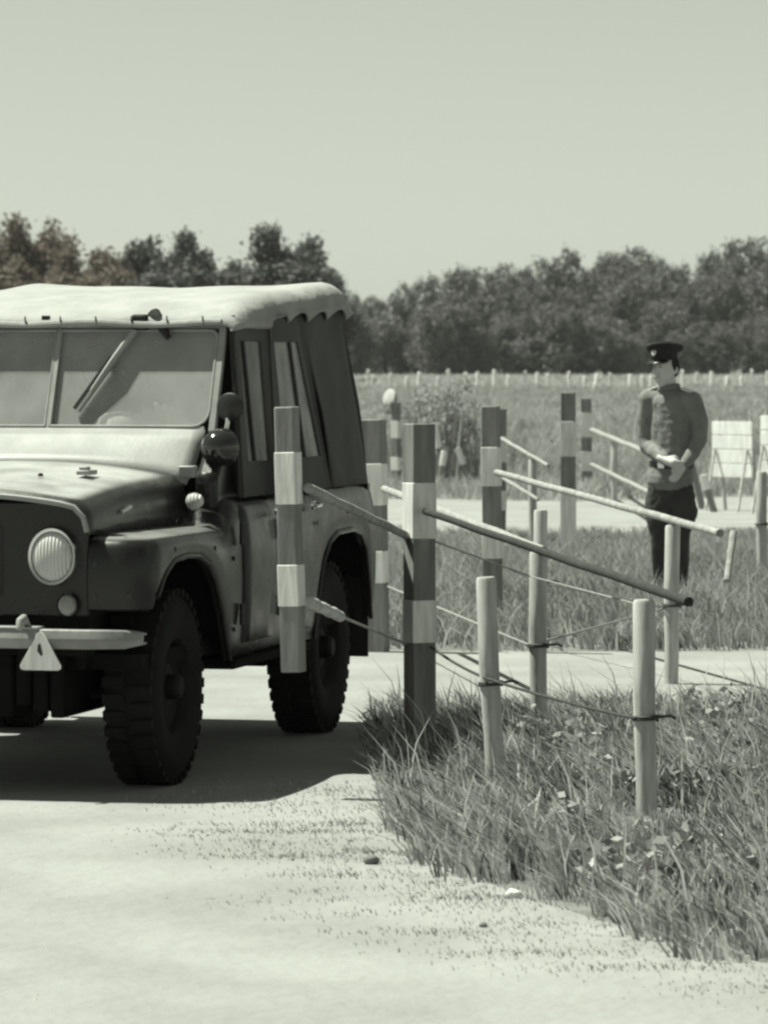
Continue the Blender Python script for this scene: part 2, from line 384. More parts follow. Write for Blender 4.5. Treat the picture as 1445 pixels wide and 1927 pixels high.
def side_mesh(sgn, dy=0.0, x0=-9, x1=9, ztop=None, zbot=None):
    rings = []
    for (x, y, (nx, ny)) in plan():
        if x < x0 - 1e-6 or x > x1 + 1e-6: continue
        b = zb(x) if zbot is None else max(zbot, zb(x) + .03)
        t = sstep(-.70, -.50, x)                      # 0 body, 1 fender
        zt = 1.16 * (1 - t) + 1.035 * t
        if ztop: zt = ztop
        row = []
        for u, ins in ((0,.03),(.03,.008),(.15,.0),(.3,-.006),(.5,-.008),(.7,-.003),(.84,.006),(.92,.018),(.97,.040),(1,.085)):
            z = b + (zt - b) * u; d = ins - dy
            row.append((x + nx*d, sgn * (y + ny*d), z))
        if not ztop:
            tx, ty = (x, .60) if ny else (x - .0, y)
            if x > .48: tx = .55; ty = min(y, .70)
            if x < -.62: ty = .80
            row.append((tx, sgn * ty, zt + .012 * t))
        rings.append(row)
    return rings
body = MB()
for s_ in (1, -1): body.loft(side_mesh(s_), cap=False, closed=False)
# tail panel, floor, bulkhead, front panel behind the grille, wheel wells
body.box(-3.17, -3.13, -.86, .86, .50, 1.15)
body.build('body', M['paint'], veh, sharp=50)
fl = MB().box(-3.12, .45, -.80, .80, .50, .56); fl.box(-.70, -.62, -.80, .80, .56, 1.18)
for s_ in (1, -1):
    fl.box(-2.02, -1.98, s_*.80 - .06, s_*.80 + .06, .40, .95); fl.box(-3.12, -2.0, s_*.55 - .02, s_*.55 + .02, .5, .97); fl.box(-.62, .50, s_*.56 - .02, s_*.56 + .02, .5, 1.02)
    fl.box(-3.12, -2.0, min(s_*.55, s_*.80), max(s_*.55, s_*.80), .955, .985)
fl.build('floor_pan', M['under'], veh)
for s_ in (1, -1):
    for A in (FA, RA):
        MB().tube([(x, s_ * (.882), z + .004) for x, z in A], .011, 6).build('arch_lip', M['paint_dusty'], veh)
# doors (panels proud of the side, with hinge and handle)
for s_ in (1, -1):
    for (a, b, nm) in ((-1.31, -.66, 'front'), (-1.96, -1.37, 'rear')):
        r_ = side_mesh(s_, .012, a, b, ztop=1.14, zbot=.52)
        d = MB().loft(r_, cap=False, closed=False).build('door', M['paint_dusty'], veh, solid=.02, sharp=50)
        hx = a + .10
        h_ = MB().tube([(hx - .05, s_*.905, 1.085), (hx - .045, s_*.935, 1.085), (hx + .055, s_*.938, 1.08)], [.012, .011, .008], 8)
        h_.lathe([(0, .022), (.012, .020), (.018, .0)], (hx - .05, s_*.895, 1.085), (0, s_, 0), 12); h_.build('handle', M['chrome'], d)
        for hz in (.66, 1.0): MB().tube([(b - .01, s_*.905, hz - .045), (b - .01, s_*.905, hz + .045)], .012, 8).build('hinge', M['paint'], d)
    st = MB().box(-1.9, -.6, s_*.80 - .09, s_*.80 + .09, .43, .47); st.build('side_step', M['under'], veh, bevel=.01)
# inner fold below the door: pale stamped panel between the arches
# hood: cross section rings along x
def hood_ring(x, hw, zc, zsh, zlow, n=26):
    pts = []
    for k in range(n + 1):
        u = -1 + 2 * k / n; a = abs(u)
        if a < .78:
            y = u / .78 * (hw - .10); z = zc - (zc - zsh) * (a / .78) ** 2.2
        else:
            t = (a - .78) / .22 * math.pi / 2
            y = math.copysign(hw - .10 + .10 * math.sin(t), u); z = zsh - .11 + .11 * math.cos(t)
        pts.append((x, y, z))
    return [(x, -hw - .004, zlow)] + pts + [(x, hw + .004, zlow)]
hd = MB(); rings = []
for x, hw, zc, zsh in ((.66,.635,1.205,1.165),(.645,.645,1.225,1.185),(.60,.648,1.235,1.195),(.3,.655,1.262,1.222),(0,.662,1.283,1.24),(-.3,.67,1.30,1.252),(-.60,.68,1.312,1.262)):
    rings.append(hood_ring(x, hw, zc, zsh, 1.045))
hd.loft(rings, cap=False, closed=False)
hood = hd.build('hood', mat('dusty_hood_paint', .036, .022, 4, .32, .04, 60, spec=.5, toplight=.42, rvar=.06), veh, solid=.012, sharp=60)  # hood top painted paler for the sun falling on it
lip = MB().tube([(p[0] + .006, p[1], p[2]) for p in rings[0][1:-1]], .012, 6).build('hood_lip', M['pale'], hood)
for s_ in (1, -1):
    l_ = MB().box(-.02, .10, s_*.44 - .028, s_*.44 + .028, 1.265, 1.285).box(.05, .09, s_*.44 - .02, s_*.44 + .02, 1.285, 1.30)
    l_.build('hood_catch', M['pale'], hood, bevel=.005)
    MB().lathe([(0,.0),(0,.012),(.012,.010),(.014,0)], (.22, s_*.30, 1.262), (0,0,1), 10).build('rubber_buffer', M['black'], hood)
    MB().tube([(.30, s_*.664, 1.12), (.18, s_*.667, 1.14)], .010, 8).build('side_catch', M['chrome'], hood)
# front panel with grille slots
fp = []
g = MB(); hwp = .628
out = [(-hwp, .72), (hwp, .72), (hwp, 1.06)] + [(hwp - .10 + .10*math.cos(t), 1.06 + .11*math.sin(t)) for t in np.linspace(0, math.pi/2, 7)[1:]]
out += [(y * -1, z) for y, z in out[2:][::-1]]
g.prism(out, (.60, 0, 0), (0,1,0), (0,0,1), (.028, 0, 0))
front = g.build('front_panel', M['paint'], veh, bevel=.006)
for k in range(-5, 6):
    sl = MB(); y = k * .052
    pl = [(y - .014, .80), (y + .014, .80), (y + .014, 1.07), (y, 1.084), (y - .014, 1.07)]
    sl.prism(pl, (.6285, 0, 0), (0,1,0), (0,0,1), (.003, 0, 0)); sl.build('grille_slot', M['black'], front)
for s_ in (1, -1):
    hl = MB().lathe([(0,.118),(.03,.120),(.045,.112),(.04,.100)], (.625, s_*.49, .957), (1,0,0), 36, sx=.86).build('headlight', M['chrome'], veh)
    MB().lathe([(.0,.101),(.022,.085),(.035,.055),(.040,.02),(.041,.0)], (.655, s_*.49, .957), (1,0,0), 32, sx=.86).build('lens', M['lens'], hl)
    pk = MB().lathe([(0,.05),(.02,.05),(.028,.046)], (.628, s_*.55, .765), (1,0,0), 24, sx=.9).build('parking_lamp', M['paint'], veh)
    MB().lathe([(.0,.045),(.018,.036),(.026,.018),(.028,0)], (.648, s_*.55, .765), (1,0,0), 24, sx=.9).build('lens', M['lens_dim'], pk)
for s_ in (1, -1):
    for (bx, by, bz) in ((.634, .66, .80), (.634, .66, .93), (.634, .80, .80), (.30, .905, .975), (-.30, .905, .955), (-.60, .905, .90), (-.60, .905, .60), (-2.02, .905, 1.0), (-2.02, .905, .62), (-2.60, .905, 1.03), (-3.0, .905, 1.0)):
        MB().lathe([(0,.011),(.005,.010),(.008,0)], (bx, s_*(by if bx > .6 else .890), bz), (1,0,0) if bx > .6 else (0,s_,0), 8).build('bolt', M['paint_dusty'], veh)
# front apron of the fenders toward the grille and lower valance
MB().box(.50, .60, -.62, .62, .56, .74).build('lower_valance', M['under'], veh, bevel=.01)
# bumper: channel with tapered ends
def chan(x, zc, h): return [(x, zc - h/2), (x + .008, zc - h/2 + .008), (x + .008, zc + h/2 - .008), (x, zc + h/2)]
bp = MB(); br = []
for y, dx, h in ((-.86,-.09,.045),(-.80,-.035,.072),(-.66,0,.076),(.66,0,.076),(.80,-.035,.072),(.86,-.09,.045)):
    x = .74 + dx; z = .635
    br.append([(x - .06, y, z - h/2), (x, y, z - h/2), (x + .014, y, z), (x, y, z + h/2), (x - .06, y, z + h/2), (x - .06, y, z + h/2 - .01), (x - .014, y, z + h/2 - .01), (x - .014, y, z - h/2 + .01), (x - .06, y, z - h/2 + .01)])
bp.loft(br); bump_o = bp.build('bumper', M['bumper'], veh, bevel=.004)
for s_ in (1, -1):
    MB().box(.45, .70, s_*.38 - .03, s_*.38 + .03, .60, .66).build('bumper_bracket', M['under'], bump_o)
    hk = MB().box(.66, .745, s_*.36 - .10, s_*.36 + .10, .672, .684).tube([(.70, s_*.40, .684), (.745, s_*.40, .72), (.79, s_*.40, .71), (.80, s_*.40, .675)], .016, 8)
    hk.build('tow_hook', M['pale'], bump_o, bevel=.004)
MB().box(.755, .762, -.26, .26, .60, .70).build('plate', M['pale'], bump_o, bevel=.003)
# triangular warning plate hung under the bumper
def rtri(w_, h_, r_):
    c = [(-w_/2, 0), (w_/2, 0), (0, h_)]; o = []
    cen = Vector((0, h_/3))
    for i in range(3):
        p = Vector(c[i]); a = (Vector(c[i-1]) - p).normalized(); b = (Vector(c[(i+1) % 3]) - p).normalized()
        o += [tuple(p + a*r_), tuple(p + (a + b)*r_*.35), tuple(p + b*r_)]
    return o
tr = MB().prism(rtri(.19, .165, .022), (.758, .475, .515), (0,1,0), (0,0,1), (.006,0,0)).build('triangle_plate', M['white'], veh, bevel=.001)
MB().prism([(-.012,.075),(.004,.055),(.010,.062),(.000,.105),(-.010,.10)], (.7645, .475, .515), (0,1,0), (0,0,1), (.002,0,0)).build('mark', M['mark'], tr)

# windscreen assembly
def ws(y, t):   # t 0 bottom of frame .. 1 top
    return Vector((-.80 - .20 * t, y, 1.40 + .49 * t))
# sloping cowl panel up to the glass
cw = MB(); cr = []
for k in range(25):
    y = -.70 + 1.40 * k / 24; e = (abs(y) / .70) ** 4
    cr.append([(-.55 - .06*e, y*.965, 1.300 - .045*e - .05*(abs(y)/.7)**2), (-.63 - .05*e, y*.985, 1.33 - .035*e - .03*(abs(y)/.7)**2), (-.76 - .02*e, y, 1.405 - .03*e), (-.80, y*1.01, 1.435)])
cw.loft(cr, cap=False, closed=False); cw.build('cowl', M['pale'], veh, solid=.012, sharp=60)
for s_ in (1, -1):
    ck = MB().prism([(-.62,1.03),(-.95,1.10),(-.86,1.40),(-.78,1.40),(-.60,1.24)], (0, s_*.71, 0), (1,0,0), (0,0,1), (0, s_*.10, 0))
    ck.build('cowl_side', M['paint'], veh, bevel=.03)
fr = MB()
def bar(mb, a, b, wd, dp):
    a, b = Vector(a), Vector(b); d = (b - a).normalized(); n_ = Vector((.925, 0, .38)); u = d.cross(n_).normalized()
    mb.loft([[p + u*wd*i + n_*dp*j for i, j in ((-1,-1),(1,-1),(1,1),(-1,1))] for p in (a, b)])
bar(fr, ws(-.735, .05), ws(-.735, 1.0), .016, .016); bar(fr, ws(.735, .05), ws(.735, 1.0), .016, .016)
bar(fr, ws(-.752, 1.0), ws(.752, 1.0), .020, .016); bar(fr, ws(-.70, .06), ws(.70, .06), .022, .014)
wf = fr.build('windscreen_frame', M['pale'], veh, bevel=.004)
dv = MB(); bar(dv, ws(0, .07), ws(0, .97), .009, .016); dv.build('divider', M['pale'], wf, bevel=.003)
for s_ in (1, -1):
    gm = MB(); a, b = (.012, .716)
    o_ = []
    for cy, ct, t0 in ((a, .10, 0),(b, .10, 1),(b, .94, 2),(a, .94, 3)):
        o_.append((cy, ct))
    pts = []
    rr = .07
    for (cy, ct, q) in ((b - rr, .10 + rr*2, -90), (b - rr*.5, .94 - rr, 0)):
        for k in range(5):
            t = R(q + k * 22.5); k2 = rr if q < 0 else rr*.5
            pts.append((cy + k2*math.cos(t), ct + k2*2*math.sin(t)))
    pts = [(a, .10)] + pts + [(a, .94)]
    vs = [ws(s_*y, t) for y, t in pts]; n_ = Vector((.925, 0, .38)) * .004
    gm.add(vs + [q - n_ for q in vs], [tuple(range(len(vs))), tuple(reversed(range(len(vs), 2*len(vs))))] + [(i, (i+1) % len(vs), len(vs) + (i+1) % len(vs), len(vs) + i) for i in range(len(vs))])
    pane = gm.build('windscreen_pane', M['glass'], wf, sharp=20)
    MB().tube([ws(s_*p[0], p[1]) + Vector((.012, 0, .004)) for p in pts + [pts[0]]], .007, 6).build('pane_trim', M['pale'], pane)
# wipers: motor box on the header, arm and blade hanging over the left pane; second, small one
def wiper(yt, yb, tb, nm):
    root = ws(yt, 1.03) + Vector((.03, 0, 0)); tip = ws(yb, tb) + Vector((.025, 0, 0)); mid = root.lerp(tip, .45) + Vector((.015, 0, 0))
    wp = MB().tube([root, mid, tip.lerp(mid, .4)], [.018, .013, .009], 8).build(nm, M['pale'], wf)
    bl = MB(); a = root.lerp(tip, .42); d = (tip - a).normalized(); u = d.cross(Vector((1,0,0))).normalized()
    bl.loft([[p + u*.012*i + Vector((.012*j, 0, 0)) for i, j in ((-1,-1),(1,-1),(.4,1),(-.4,1))] for p in (a, tip)]); bl.build('blade', M['pale'], wp)
    MB().loft([[p + u*(.014 + .012*i) + Vector((.008*j - .006, 0, 0)) for i, j in ((-1,-1),(1,-1),(1,1),(-1,1))] for p in (a, tip)]).build('rubber', M['black'], wp)
    c = root + Vector((.01, 0, 0)); MB().box(c.x - .03, c.x + .03, c.y - .035, c.y + .035, c.z - .04, c.z + .03).build('wiper_motor', M['black'], wp, bevel=.01)
wiper(.37, .13, .24, 'wiper'); wiper(-.37, -.55, .24, 'wiper')
MB().tube([ws(.42, 1.10) + Vector((.03,0,0)), ws(.455, 1.02) + Vector((.04,0,0)), ws(.50, .88) + Vector((.03,0,0))], [.03,.026,.012], 8).build('washer_hose', M['black'], wf)
MB().box(-.985, -.955, -.075, -.045, 1.88, 1.93).build('roof_clip', M['black'], wf)

# canvas side walls with window openings (left and right): posts and panels as strips
def sy(z): return float(np.interp(z, [1.14, 1.5, 1.9], [.865, .835, .775]))     # half width of the hood frame
def side_poly(mb, s_, poly, off=0.0, th=.012):
    vs = [(x, s_*(sy(z) + off), z) for x, z in poly] + [(x, s_*(sy(z) + off - th), z) for x, z in poly]; n = len(poly)
    mb.add(vs, [tuple(range(n)), tuple(reversed(range(n, 2*n)))] + [(i, (i+1) % n, n + (i+1) % n, n + i) for i in range(n)])
for s_ in (1, -1):
    c_ = MB()
    # rear quarter panel as a subdivided sheet with slack
    qr = []
    for i in range(17):
        u = i / 16; row = []
        for j in range(13):
            t = j / 12; z = 1.15 + .83 * t
            x0 = -2.42 + .22 * t; x1 = -3.15 + .14 * t ** 1.5
            x = x0 + (x1 - x0) * u
            y = sy(z) - .035 * math.sin(math.pi * u) * math.sin(math.pi * t) + .006 * math.sin(9*u + 5*t)
            if u > .93: y -= .05 * ((u - .93) / .07) ** 2
            row.append((x, s_*y, z))
        qr.append(row)
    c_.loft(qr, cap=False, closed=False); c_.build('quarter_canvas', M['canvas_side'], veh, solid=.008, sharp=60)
    # front door top: frame strips round a celluloid pane
    for (tp, bt, nm) in (((-.99, -1.50), (-.84, -1.36), 'f'), ((-1.58, -2.10), (-1.42, -2.30), 'r')):
        P = [(bt[0], 1.15), (tp[0] - .006, 1.93), (tp[1] + .01, 1.93), (bt[1], 1.15)]
        if nm == 'f': I = [(-.96, 1.30), (-1.04, 1.82), (-1.40, 1.82), (-1.31, 1.30)]
        else: I = [(-1.58, 1.30), (-1.63, 1.82), (-2.05, 1.82), (-2.22, 1.30)]
        dt = MB()
        for k in range(4):
            side_poly(dt, s_, [P[k], P[(k+1) % 4], I[(k+1) % 4], I[k]], .004)
        df = dt.build('door_top', M['canvas_side'], veh, sharp=20)
        gm = MB(); side_poly(gm, s_, I, -.002, .003); gm.build('side_pane', M['glass_side'] if nm == 'r' else M['glass_front'], df, sharp=20)
        if nm == 'r':
            bb = MB(); side_poly(bb, s_, [(-1.92, 1.30), (-1.895, 1.82), (-1.925, 1.82), (-1.955, 1.30)], .006, .016); bb.build('pane_bar', M['black'], df)
        else:
            bb = MB(); side_poly(bb, s_, [(-1.06, 1.30), (-1.10, 1.82), (-1.125, 1.82), (-1.085, 1.30)], .006, .016); bb.build('pane_bar', M['black'], df)
    for pq in ([(-1.36, 1.15), (-1.50, 1.95), (-1.58, 1.95), (-1.42, 1.15)], [(-2.30,1.15),(-2.09,1.95),(-2.20,1.95),(-2.42,1.15)], [(-.80,1.15),(-.98,1.89),(-.995,1.89),(-.845,1.15)]):
        pil = MB(); side_poly(pil, s_, pq, -.004); pil.build('hood_post', M['black'], veh, sharp=20)
rc = MB(); rows = []
for j in range(9):
    t = j / 8; z = 1.15 + .80 * t; rows.append([(-3.15 + .14*t**1.5 - .015*math.sin(math.pi*t), y * (sy(min(z,1.9)) - .01), z) for y in np.linspace(-1, 1, 13)])
rc.loft(rows, cap=False, closed=False); rc.build('tail_canvas', M['canvas_side'], veh, solid=.008, sharp=60)
# roof canvas: crown, front roll, drooping scalloped edge
rf = MB(); rows = []
NX = 70
for i in range(NX + 1):
    u = i / NX; x = -.93 - 2.13 * u
    zc = float(np.interp(x, [-3.06,-3.03,-2.96,-2.85,-2.2,-1.5,-1.25,-1.05,-.96,-.93], [2.0,2.05,2.085,2.092,2.058,2.018,1.992,1.95,1.92,1.89]))
    edge = float(np.interp(x, [-3.06,-1.6,-1.1,-.93], [1.945,1.905,1.888,1.872]))
    sc_ = 0.0; fold = 0.0
    if x < -1.55:
        ph = (x + 1.55) / 1.45 * -4 * math.pi
        sc_ = .055 * abs(math.sin(ph)) ** .7; fold = .022 * (1 - abs(math.sin(ph))) ** 1.5
    row = []
    for j in range(-20, 21):
        a = abs(j) / 20; s_ = 1 if j >= 0 else -1
        rad = min(.10, max(.02, zc - edge - .02)); sag = .012 * sstep(.95, 1.6, -x); sh = zc + sag          # shoulder height
        if a <= .6:
            v = a / .6; y = v * .70; z = zc + sag * v ** 2
        elif a <= .8:
            v = (a - .6) / .2 * math.pi / 2; y = .70 + .10 * math.sin(v); z = sh - rad * (1 - math.cos(v))
        else:
            v = (a - .8) / .2; y = .80 + .012 * math.sin(v * 3) - fold * v; z = sh - rad - (sh - rad - edge) * v + (sc_ - .02) * v
        z += .004 * math.sin(7*x + 3*y) + .003 * math.sin(13*y - 4*x)
        if x > -1.02: y *= 1 - .02 * (x + 1.02) / .09
        row.append((x, s_*y, z))
    rows.append(row)
rf.loft(rows, cap=False, closed=False)
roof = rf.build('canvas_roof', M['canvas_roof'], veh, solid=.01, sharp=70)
# front hem of the roof with lashing loops
MB().tube([(-.935, y, 1.895 + .006*math.sin(y*11)) for y in np.linspace(-.74, .74, 30)], .014, 8).build('roof_hem', M['canvas_roof'], roof)
for k, y in enumerate(np.linspace(-.62, .66, 9)):
    MB().tube([(-.936, y - .004, 1.925), (-.924, y, 1.912), (-.926, y + .004, 1.89)], .004, 6).build('lashing_loop', M['wire'], roof)

# mirror and search lamp at the left screen pillar, side repeater
mr = MB().tube([(-.80, .74, 1.36), (-.80, .79, 1.40), (-.80, .805, 1.47), (-.80, .805, 1.53)], .010, 8).build('mirror', M['chrome'], veh)
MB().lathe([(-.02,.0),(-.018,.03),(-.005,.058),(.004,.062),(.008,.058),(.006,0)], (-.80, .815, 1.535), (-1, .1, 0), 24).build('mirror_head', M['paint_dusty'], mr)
sp = MB().tube([(-.72, .70, 1.28), (-.70, .77, 1.27), (-.70, .79, 1.33)], .014, 8).build('search_lamp', M['black'], veh)
MB().lathe([(-.085,0),(-.08,.03),(-.06,.058),(-.02,.078),(.02,.082),(.03,.080),(.034,.070)], (-.70, .80, 1.365), (-.90, .40, .05), 28).build('lamp_bowl', mat('black_gloss', .02, .012, 6, .12, spec=.8), sp)
MB().lathe([(.026,.074),(.036,.05),(.040,0)], (-.70, .80, 1.365), (-.90, .40, .05), 24).build('lens', M['glass_side'], sp)
rp_ = MB().lathe([(0,.036),(.02,.036),(.045,.026),(.058,.012),(.060,0)], (-.50, .735, 1.14), (.55, .80, .15), 20).build('side_repeater', M['lens'], veh)
# antenna-like bracket and cowl steps
MB().box(-.60, -.54, .66, .73, 1.24, 1.29).build('hood_hinge', M['pale'], veh, bevel=.006)

# wheels
def tyre_mb():
    t = MB(); prof = [(-.095,.20),(-.108,.26),(-.112,.31),(-.105,.352),(-.088,.375),(-.05,.385),(0,.388),(.05,.385),(.088,.375),(.105,.352),(.112,.31),(.108,.26),(.095,.20)]
    t.lathe(prof, (0,0,0), (0,1,0), 48)
    for k in range(36):
        a = 2*math.pi*k/36
        for s_ in (1, -1):
            Mx = Matrix.Rotation(a + (.087 if s_ < 0 else 0), 4, 'Y')
            t.box(-.020, .020, min(s_*.012, s_*.10), max(s_*.012, s_*.10), .372, .401, Mx)
    return t
tyre_me = None
def wheel(x, s_, steer=0.0):
    global tyre_me
    e = bpy.data.objects.new('wheel', None); col.objects.link(e); e.parent = veh; e.location = (x, s_*.715, .40); e.rotation_euler = (0, random.uniform(0, 1), steer); e.empty_display_size = .1
    if tyre_me is None: tyre_me = tyre_mb().build('tyre', M['tyre'], e).data
    else: link('tyre', tyre_me, e)
    r_ = MB().lathe([(-.09,.205),(.085,.21),(.098,.20),(.085,.19),(.05,.18),(.035,.13),(.055,.09),(.06,.055)], (0,0,0), (0,s_,0), 32).build('rim', M['rim'], e)
    MB().lathe([(.03,.055),(.10,.052),(.115,.04),(.118,0)], (0,0,0), (0,s_,0), 20).build('hub', M['rim'], e)
    return e
for x, st in ((WF, .0), (WR, 0)):
    for s_ in (1, -1): wheel(x, s_, st)
# axles, springs, gearbox, exhaust, mud flaps
for x in (WF, WR):
    ax = MB().tube([(x, -.66, .40), (x, .66, .40)], .04, 12).lathe([(-.13,.05),(-.09,.10),(0,.135),(.09,.10),(.13,.05)], (x, .12, .39), (0,1,0), 20)
    for s_ in (1, -1):
        ax.lathe([(-.05,.10),(.05,.10),(.06,.05)], (x, s_*.60, .40), (0,s_,0), 20)
    ax.build('axle', M['under'], veh)
    for s_ in (1, -1):
        sp_ = MB()
        for k in range(5):
            L = .58 - .09*k
            sp_.loft([[(x + L*q, s_*.45 + dy, .48 + .06*q*q*(L/.58)**2 - .013*k + dz) for dy, dz in ((-.028,-.005),(.028,-.005),(.028,.005),(-.028,.005))] for q in np.linspace(-1, 1, 9)])
        sp_.tube([(x + .03, s_*.45, .35), (x + .03, s_*.45, .5)], .012, 6).tube([(x - .03, s_*.45, .35), (x - .03, s_*.45, .5)], .012, 6)
        sp_.build('leaf_spring', M['under'], veh)
ch = MB()
for s_ in (1, -1): ch.box(-3.1, .66, s_*.38 - .03, s_*.38 + .03, .50, .61)
ch.box(-1.4, -.2, -.20, .20, .36, .55).box(-2.3, -1.6, .15, .6, .38, .55)
for k in range(14): ch.box(-.30 + .02*k, .52, -.50 + k*.072, -.44 + k*.072, .33 - .028*math.sin(k*2.1), .56)
ch.box(-2.35, -2.2, -.6, .6, .33, .56).box(-3.08, -2.95, -.62, .62, .36, .56).tube([(-1.4, 0, .42), (-2.5, .1, .40)], .04, 8)
ch.build('chassis', M['under'], veh, bevel=.01)
MB().tube([(-.2, -.3, .36), (-1.2, -.32, .34), (-2.2, -.3, .36)], .035, 10).build('exhaust', M['under'], veh)
MB().tube([(.16, -.55, .38), (.16, .55, .38)], .017, 8).build('steering_rod', M['under'], veh)
for s_ in (1, -1):
    MB().box(-3.12, -3.108, s_*.735 - .13, s_*.735 + .13, .32, .70).build('mud_flap', M['black'], veh)
# cabin: dash, seats, steering wheel, pale shapes added in place of windscreen reflections
MB().box(-1.02, -.865, -.68, .68, 1.16, 1.43).build('dashboard', M['seat'], veh, bevel=.03)
sw = MB(); sw.tube([(-1.06 + .05*math.sin(t)*0 - .07*math.sin(t), .36 + .20*math.cos(t), 1.42 + .19*math.sin(t)) for t in np.linspace(0, 2*math.pi, 33)], .012, 8, cap=False)
sw.tube([(-1.06, .17, 1.40), (-1.06, .55, 1.40)], .010, 6).tube([(-1.06, .36, 1.40), (-.9, .36, 1.30)], .02, 8); sw.build('steering_wheel', M['seat'], veh)
for y in (-.36, .36):
    st = MB().box(-1.85, -1.40, y - .24, y + .24, .85, 1.0, None); seat = st.build('seat', M['seat'], veh, bevel=.05)
    Mx = Matrix.Translation((-1.85, y, 1.0)) @ Matrix.Rotation(R(-12), 4, 'Y'); MB().box(-.06, .06, -.22, .22, -.05, .50, Mx).build('seat_back', M['seat'], seat, bevel=.05)
st = MB().box(-2.75, -2.35, -.55, .55, .85, .98); rs = st.build('seat', M['seat'], veh, bevel=.05); MB().box(-2.85, -2.73, -.55, .55, .95, 1.45).build('seat_back', M['seat'], rs, bevel=.05)
cl = MB()
for k in range(4):
    cl.lathe([(-.07,.0),(-.06,.012),(0,.017),(.06,.012),(.07,0)], (-.93, .47 + .036*k, 1.495 - .010*k), (.3, -.25, .9), 10)
cl.lathe([(-.06,0),(-.05,.014),(.05,.012),(.06,0)], (-.93, .615, 1.452), (.2,.9,-.3), 10)
tag(cl.build('glove', M['white'], None, sub=1), 'pale crumpled glove lying behind the windscreen on the driver side', 'glove').parent = None
capm = MB().lathe([(0,.10),(.02,.11),(.05,.10),(.075,.07),(.085,0)], (-.94, .29, 1.432), (0,0,1), 20); capo = capm.build('folded_cloth', M['white'], None)
tag(capo, 'pale rounded cloth bundle lying on the dashboard behind the windscreen', 'cloth')
for n_ in ('glove', 'folded_cloth'):
    bpy.data.objects[n_].matrix_world = Matrix.Translation((JX, JD, .004)) @ Matrix.Rotation(-math.pi/2 - PHI, 4, 'Z')

# ------------------------------------------------------------------ posts, rails, wires
def square_post(x, d, h, rot, label, w_=.11, z0=0.0, tilt=0.0, group='striped square posts', bands=((.265, .25), (.79, .19))):
    t = thing('striped_post', label, 'post', (x, d, z0), rot, group)
    t.rotation_euler = (random.uniform(-.012, .012), tilt or random.uniform(-.016, .016), rot)
    a = w_ / 2
    MB().box(-a, a, -a, a, -.02 if z0 == 0 else 0, h).build('post', M['greyp'], t, bevel=.006)
    for top, ln in bands:
        b = a + .0025
        MB().box(-b, b, -b, b, h - top - ln, h - top).build('white_band', M['white'], t, bevel=.003)
    return t
def round_post(x, d, label, h=.86, r=.041, tilt=(0, 0), tie=True):
    t = thing('round_post', label, 'post', (x, d, 0), random.uniform(0, 6), 'whitewashed round posts'); t.rotation_euler = (tilt[1], tilt[0], 0)
    MB().tube([(0, 0, -.03), (.002, 0, .2), (-.003, .002, .5), (.001, 0, h - .012), (.001, 0, h)], [r*.93, r*.95, r, r*1.0, r*.86], 20).build('post', M['post'], t, sharp=40)
    if tie:
        w_ = MB(); pts = [(1.12*r*math.cos(a), 1.12*r*math.sin(a), .43 + .008*a/6.28 - .01) for a in np.linspace(0, 4*math.pi, 40)]
        w_.tube(pts, .006, 6)
        w_.tube([(1.1*r, 0, .43), (r + .05, -.01, .436), (r + .07, 0, .425)], .006, 6); w_.build('wire_tie', M['wire'], t)
    return t
def pole(a, b, r0, r1, name, label, cat, m, group=None, n=12):
    a, b = Vector(a), Vector(b); k = 9; pts = []; rs = []
    for i in range(k):
        u = i / (k - 1); p = a.lerp(b, u); w_ = .25 * r0 * math.sin(i * 2.3)
        pts.append((p.x, p.y + w_ * .5, p.z + w_ * .5)); rs.append(r0 + (r1 - r0) * u)
    o = MB().tube([Vector(p) - a for p in pts], rs, n).build(name, m); o.location = a
    return tag(o, label, cat, group)
def wire(pts, label, m='wire', r=.005, sag=.0):
    P = [Vector(p) for p in pts]; out = []
    for i in range(len(P) - 1):
        for j in range(8):
            u = j / 8; q = P[i].lerp(P[i+1], u); q.z -= sag * 4 * u * (1 - u); out.append(q)
    out.append(P[-1]); o = MB().tube([q - P[0] for q in out], r, 6).build('wire', M[m]); o.location = P[0]
    return tag(o, label, 'wire', 'fence wires')

# raised free end of the gate leaf beside the car
square_post(-.357, 16.8, 1.05, R(-20), 'striped gate upright hanging clear of the ground in front of the rear wheel', .080, .503, R(-1.6), bands=((.18, .206), (.625, .164)))
pole((-.300, 16.82, 1.23), (.105, 19.03, .955), .020, .018, 'gate_rail', 'upper grey gate pole running from the hanging striped upright to the tall square post', 'rail', M['rail'], 'gate poles')
pole((-.290, 16.82, .776), (-.176, 17.2, .70), .024, .022, 'gate_rail', 'short pale stub of pole low on the hanging striped upright', 'rail', M['post'], 'gate poles')
wire([(-.176, 17.2, .70), (.105, 19.0, .47)], 'thin wire from the short pole stub to the tall square post', 'wire_pale', .006)
square_post(.161, 19.0, 1.458, R(-66), 'tall striped square post in the grass right of the car, nearest of its kind', .112)
square_post(-.045, 25.5, 1.40, R(-16), 'striped square post beside the rear corner of the car', .13)
square_post(.703, 27.3, 1.465, R(-16), 'striped square post standing behind the second round post from the car', .105)
square_post(1.68, 38.8, 1.49, R(-14), 'striped square post between the soldier and the hurdle row, with two wide white bands', .12, bands=((.265, .32), (.89, .55)))
square_post(2.82, 59.0, 1.30, R(-15), 'small far striped square post left of the soldier', .13, bands=((.20, .34), (.74, .27)))
square_post(1.10, 41.0, 1.32, R(-40), 'dark striped post mostly hidden behind the one at the second round post', .11)
p7 = square_post(.177, 61.5, 1.22, R(-30), 'far dark striped post carrying a white disc, right of the car tail', .11)
